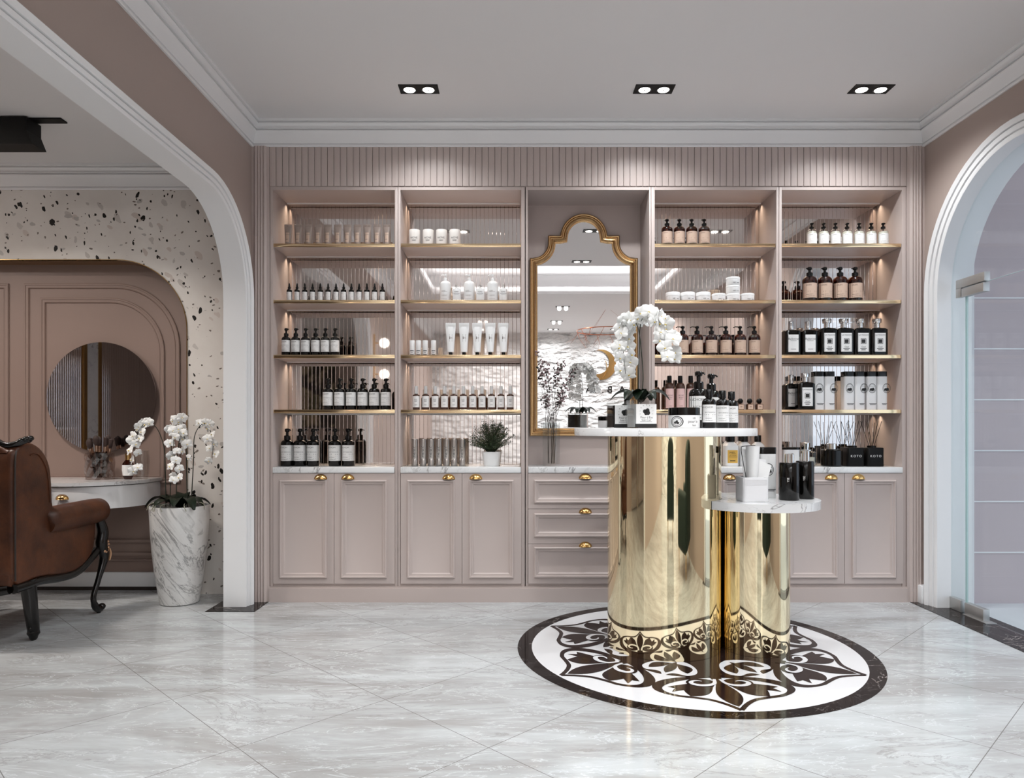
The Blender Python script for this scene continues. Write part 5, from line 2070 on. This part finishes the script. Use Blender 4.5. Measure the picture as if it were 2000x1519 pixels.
t = thing('armchair', 'brown leather armchair with carved black legs facing the vanity', 'chair', (CX, CY, .001))
L_ = Matrix.Translation((-CX, -CY, 0))
side_o = [(3.43, .30)] + [tuple(p) for p in smooth_path([(3.405, .36), (3.40, .6), (3.40, .90), (3.425, .965), (3.49, .994), (3.57, .985), (3.64, .94), (3.685, .865), (3.70, .77), (3.71, .66), (3.76, .625), (3.9, .62), (4.04, .62), (4.085, .60), (4.09, .50), (4.075, .40), (4.05, .345)], 4)]
side_o += [tuple(p) for p in smooth_path([(4.03, .33), (3.97, .295), (3.88, .275), (3.76, .282), (3.66, .30), (3.58, .305), (3.5, .30)], 4)]
for sx in (1, -1):
    x_out = -2.385 if sx > 0 else -3.095
    mb = pillow(side_o, lambda u, v, h: (h, u, v), min(x_out, x_out - sx * .11), max(x_out, x_out - sx * .11), .022, .03)
    mb.xf(L_).build('side_panel', M['leather'], t, ang=60)
    xa = x_out - sx * .035
    arm = MB().tube([(xa, 3.665, .578), (xa, 3.675, .581), (xa + sx * .004, 3.72, .583), (xa + sx * .012, 3.9, .585), (xa + sx * .02, 4.06, .588), (xa + sx * .02, 4.13, .588), (xa + sx * .02, 4.16, .588), (xa + sx * .02, 4.17, .588)], [.05, .066, .071, .072, .072, .069, .05, .02], 24)
    arm.xf(L_).build('arm_roll', M['leather'], t, ang=60)
    # welt where side meets back
    MB().tube(smooth_path([(x_out + sx * .004, 3.412, .33), (x_out + sx * .006, 3.408, .6), (x_out + sx * .004, 3.41, .88), (x_out - sx * .004, 3.43, .955)], 5), .0045, 6).xf(L_).build('welt', M['ebony_base'], t)
    MB().tube(smooth_path([(x_out + sx * .001, 3.52, .93), (x_out + sx * .002, 3.58, .932), (x_out + sx * .002, 3.64, .87), (x_out + sx * .002, 3.665, .78), (x_out + sx * .002, 3.675, .68)], 6), .0035, 6).xf(L_).build('stitch_welt', M['leather'], t)
    # wood
    rail = MB().tube(smooth_path([(x_out - sx * .01, 4.11, .36), (x_out - sx * .01, 4.03, .318), (x_out - sx * .01, 3.95, .283), (x_out - sx * .01, 3.86, .268), (x_out - sx * .01, 3.74, .275), (x_out - sx * .01, 3.62, .29), (x_out - sx * .01, 3.52, .29), (x_out - sx * .01, 3.42, .29)], 5), .023, 10)
    rail.xf(L_).build('side_rail', M['wood'], t, ang=60)
    fl = smooth_path([(x_out - sx * .01, 4.075, .60), (x_out, 4.115, .53), (x_out + sx * .004, 4.14, .46), (x_out + sx * .004, 4.125, .39), (x_out + sx * .008, 4.145, .31), (x_out + sx * .004, 4.10, .20), (x_out, 4.055, .10), (x_out + sx * .004, 4.075, .035), (x_out + sx * .006, 4.115, .022)], 5)
    k = len(fl)
    rr = [.014 + .018 * sin(pi * min(1, i / (k * .62))) for i in range(k)]
    rr = [max(r_, .0155 if i < k * .8 else .019) for i, r_ in enumerate(rr)]
    leg = MB().tube(fl, rr, 12)
    leg.ball((x_out + sx * .006, 4.125, .030), .022, (1, 1.1, .9), 12, 8).loft([(.0, .010), (.006, .012), (.022, .014)], 12, (x_out + sx * .004, 4.10, 0))
    lo = leg.xf(L_).build('front_leg', M['wood'], t, ang=60)
    ca = MB()
    for i in range(10):
        a = -2.2 + i * .55
        p0 = Vector((x_out + sx * .03, 4.135 + .03 * cos(a) * (1 - i * .06), .385 + .042 * sin(a) * (1 - i * .06)))
        ca.ball(tuple(p0), .008 - .0003 * i, (.7, 1, 1), 8, 6)
    ca.tube(smooth_path([(x_out + sx * .028, 4.165, .36), (x_out + sx * .03, 4.175, .33), (x_out + sx * .028, 4.165, .29)], 5), [.007] * 10 + [.003], 6)
    ca.xf(L_).build('gilt_carving', M['gilt'], lo)
    bl = smooth_path([(x_out - sx * .03, 3.545, .31), (x_out - sx * .025, 3.55, .25), (x_out - sx * .022, 3.562, .15), (x_out - sx * .02, 3.575, .06), (x_out - sx * .02, 3.577, .03)], 5)
    k = len(bl)
    leg = MB().tube(bl, [.042 - .018 * (i / k) ** .7 for i in range(k)], 14)
    c0 = (x_out - sx * .02, 3.577, 0)
    leg.loft([(0, .012), (.008, .018), (.022, .022), (.034, .03), (.05, .026), (.06, .022)], 16, c0).ball((c0[0], c0[1] - .024, .062), .012, (1, 1, 1.2), 10, 8)
    leg.xf(L_).build('rear_leg', M['wood'], t, ang=60)
back_o = [(-3.08, .30), (-2.40, .30)] + [tuple(p) for p in smooth_path([(-2.40, .40), (-2.40, .90), (-2.425, .965), (-2.50, 1.0), (-2.62, 1.05), (-2.74, 1.07), (-2.86, 1.05), (-2.98, 1.0), (-3.055, .965), (-3.08, .90), (-3.08, .40)], 4)]
pillow(back_o, lambda u, v, h: (u, h, v), 3.405, 3.51, .02, .028).xf(L_).build('backrest', M['leather'], t, ang=60)
MB().box(-3.01, -2.47, 3.49, 4.08, .33, .46, c=.04).xf(L_).build('seat_cushion', M['leather'], t, ang=60)
MB().box(-3.06, -2.42, 3.44, 4.08, .275, .34, c=.012).xf(L_).build('seat_frame', M['wood'], t)
MB().tube(smooth_path([(-2.415, 3.42, .29), (-2.5, 3.405, .275), (-2.62, 3.40, .25), (-2.74, 3.40, .27), (-2.86, 3.40, .25), (-2.98, 3.405, .275), (-3.065, 3.42, .29)], 5), .024, 10).xf(L_).build('rear_rail', M['wood'], t)
cr = MB().tube(smooth_path([(-2.37, 3.47, 1.005), (-2.40, 3.445, .988), (-2.44, 3.43, .982), (-2.50, 3.43, 1.01), (-2.60, 3.435, 1.055), (-2.74, 3.44, 1.085), (-2.88, 3.435, 1.055), (-2.98, 3.43, 1.01), (-3.04, 3.43, .982), (-3.08, 3.445, .988), (-3.11, 3.47, 1.005)], 5), .015, 10)
for sx, bx in ((1, -2.37), (-1, -3.11)):
    for q in ((0, 0, 0, .018), (sx * .012, .012, .006, .016), (-sx * .016, -.012, -.008, .017), (sx * .0, .02, -.004, .014)):
        cr.ball((bx + q[0], 3.47 + q[1], 1.008 + q[2]), q[3], (1, 1.2, .9), 10, 8)
cr.xf(L_).build('crest_rail', M['wood'], t, ang=60)

# ------------------------------------------------------------------ beyond the frame: what the mirrors and the brass show
t = thing('wall_sign', 'gold crescent emblem with dark letters on the white rock wall', 'sign', (1.75, YB + .012, 1.75))
em = MB()
pts_o = [(.30 * cos(radians(a)), .55 + .30 * sin(radians(a))) for a in range(60, 361, 6)]
pts_i = [(.07 + .235 * cos(radians(a)), .60 + .235 * sin(radians(a))) for a in range(350, 69, -6)]
em.prism(pts_o + pts_i, lambda u, v, h: (-u, h, v), 0, .02)
em.tube([(-(.1 + .22 * cos(radians(a))), .02, .50 + .26 * sin(radians(a))) for a in range(150, 331, 8)], .008, 6)
em.build('crescent', M['gold'], t, ang=30)
for ch, x in (('A', 2.17), ('B', 1.93), ('.', 1.79), ('E', 1.675), ('A', 1.514)):
    v, f = text_geo(ch, .19)
    mb = MB()
    n = len(v)
    mb.add([(1.0 * (x - 1.75) - a, 0.0, b) for a, b in v] + [(1.0 * (x - 1.75) - a, .02, b) for a, b in v], f + [tuple(i + n for i in g) for g in f])
    mb.build('letter', M['wood'], t, smooth=False)
t = thing('ring_pendant', 'copper ring pendant with bare twigs hanging from the ceiling', 'pendant lamp', (1.51, -2.0, CEIL))
MB().tube([(.48 * cos(2 * pi * i / 48), .48 * sin(2 * pi * i / 48), -.335) for i in range(49)], .008, 8).build('ring', M['copper'], t)
rnd = random.Random(9)
for k in range(3):
    a = 2 * pi * k / 3
    MB().tube([(.48 * cos(a), .48 * sin(a), -.335), (.05 * cos(a), .05 * sin(a), 0)], .0015, 5).build('wire', M['copper'], t)
for k in range(14):
    a = 2 * pi * k / 14
    b = Vector((.48 * cos(a), .48 * sin(a), -.335))
    e_ = b + Vector((rnd.uniform(-.2, .2), rnd.uniform(-.2, .2), -rnd.uniform(.15, .32)))
    mb = MB().tube([b, b.lerp(e_, .5) + Vector((rnd.uniform(-.04, .04), 0, 0)), e_], [.004, .003, .0015], 5)
    mb.tube([b.lerp(e_, .5), b.lerp(e_, .7) + Vector((rnd.uniform(-.1, .1), rnd.uniform(-.1, .1), -.03))], .0015, 4)
    mb.build('twig', M['copper'], t)
t = thing('wall_sconce', 'two globe wall sconce on the pink pier', 'wall lamp', (XL, 1.12, 1.68))
MB().box(0, .018, -.03, .03, -.1, .46, c=.004).build('back_plate', M['gold'], t)
for z in (.0, .36):
    MB().tube([(.01, 0, z), (.09, 0, z)], .008, 10).build('arm', M['gold'], t)
    MB().ball((.12, 0, z), .055, n=24, m=16).build('globe', M['lens_soft'], t)
t = thing('painting', 'dark floral painting at the far end of the dressing room', 'painting', (-3.86, YB - .095, 1.75))
MB().box(-.36, .36, 0, .03, -.7, .7, c=.008).build('frame', M['wood'], t)
MB().box(-.33, .33, .028, .032, -.67, .67).build('canvas', M['canvas'], t, smooth=False)


def fluted_screen(label, y0, y1):
    t = thing('fluted_screen', label, 'screen', (-5.18, (y0 + y1) / 2, 0), 0, 'fluted wall screens of the dressing room')
    mb = MB()
    L = y1 - y0
    k = int(L / .04)
    v = []
    for z in (.02, 2.6):
        for i in range(k * 6 + 1):
            y = -L / 2 + L * i / (k * 6)
            v.append((.02 + .012 * abs(sin(pi * i / 6)), y, z))
    q = k * 6 + 1
    mb.add(v, [(i, i + 1, q + i + 1, q + i) for i in range(q - 1)])
    mb.build('fluted_glass', M['flute'], t)
    return t


fluted_screen('fluted glass screen nearer the vanity on the dressing room side wall', .82, 2.2)
fluted_screen('fluted glass screen farther from the vanity on the dressing room side wall', -2.0, .43)
t = thing('wall_pilaster', 'white marble pilaster with gold edges between two fluted screens', 'pilaster', (-5.19, .63, 0))
MB().box(0, .05, -.115, .115, .0, 2.7).build('marble_slab', M['worktop'], t, smooth=False)
for s_ in (-1, 1):
    MB().box(0, .055, s_ * .15 - .034, s_ * .15 + .034, .0, 2.7).build('gold_edge', M['gold'], t, smooth=False)


def green_chair(x, y, rz, label):
    t = thing('velvet_armchair', label, 'chair', (x, y, 0), rz, 'dark green velvet armchairs')
    bo = [(-.36, .2)] + [tuple(p) for p in smooth_path([(-.36, .3), (-.36, .78), (-.30, .92), (-.15, .97), (0, .98), (.15, .97), (.30, .92), (.36, .78), (.36, .3)], 4)] + [(.36, .2)]
    pillow(bo, lambda u, v, h: (u, h, v), -.42, -.26, .03, .04).build('backrest', M['velvet'], t, ang=60)
    MB().box(-.34, .34, -.30, .36, .2, .44, c=.05).build('seat', M['velvet'], t, ang=60)
    for s_ in (-1, 1):
        MB().box(s_ * .37 - .06, s_ * .37 + .06, -.36, .34, .18, .62, c=.05).build('arm', M['velvet'], t, ang=60)
        for q in (-.32, .30):
            MB().loft([(0, .014), (.2, .022)], 12, (s_ * .32, q, 0)).build('leg', M['gold'], t)
    MB().box(-.3, .3, -.2, .37, .44, .475, c=.015).build('fur_throw', M['fur'], t, ang=60)
    return t


green_chair(.80, -.62, radians(180), 'dark green velvet armchair nearer the wide arch')
green_chair(1.86, 1.30, radians(150), 'dark green velvet armchair nearer the glass doorway')
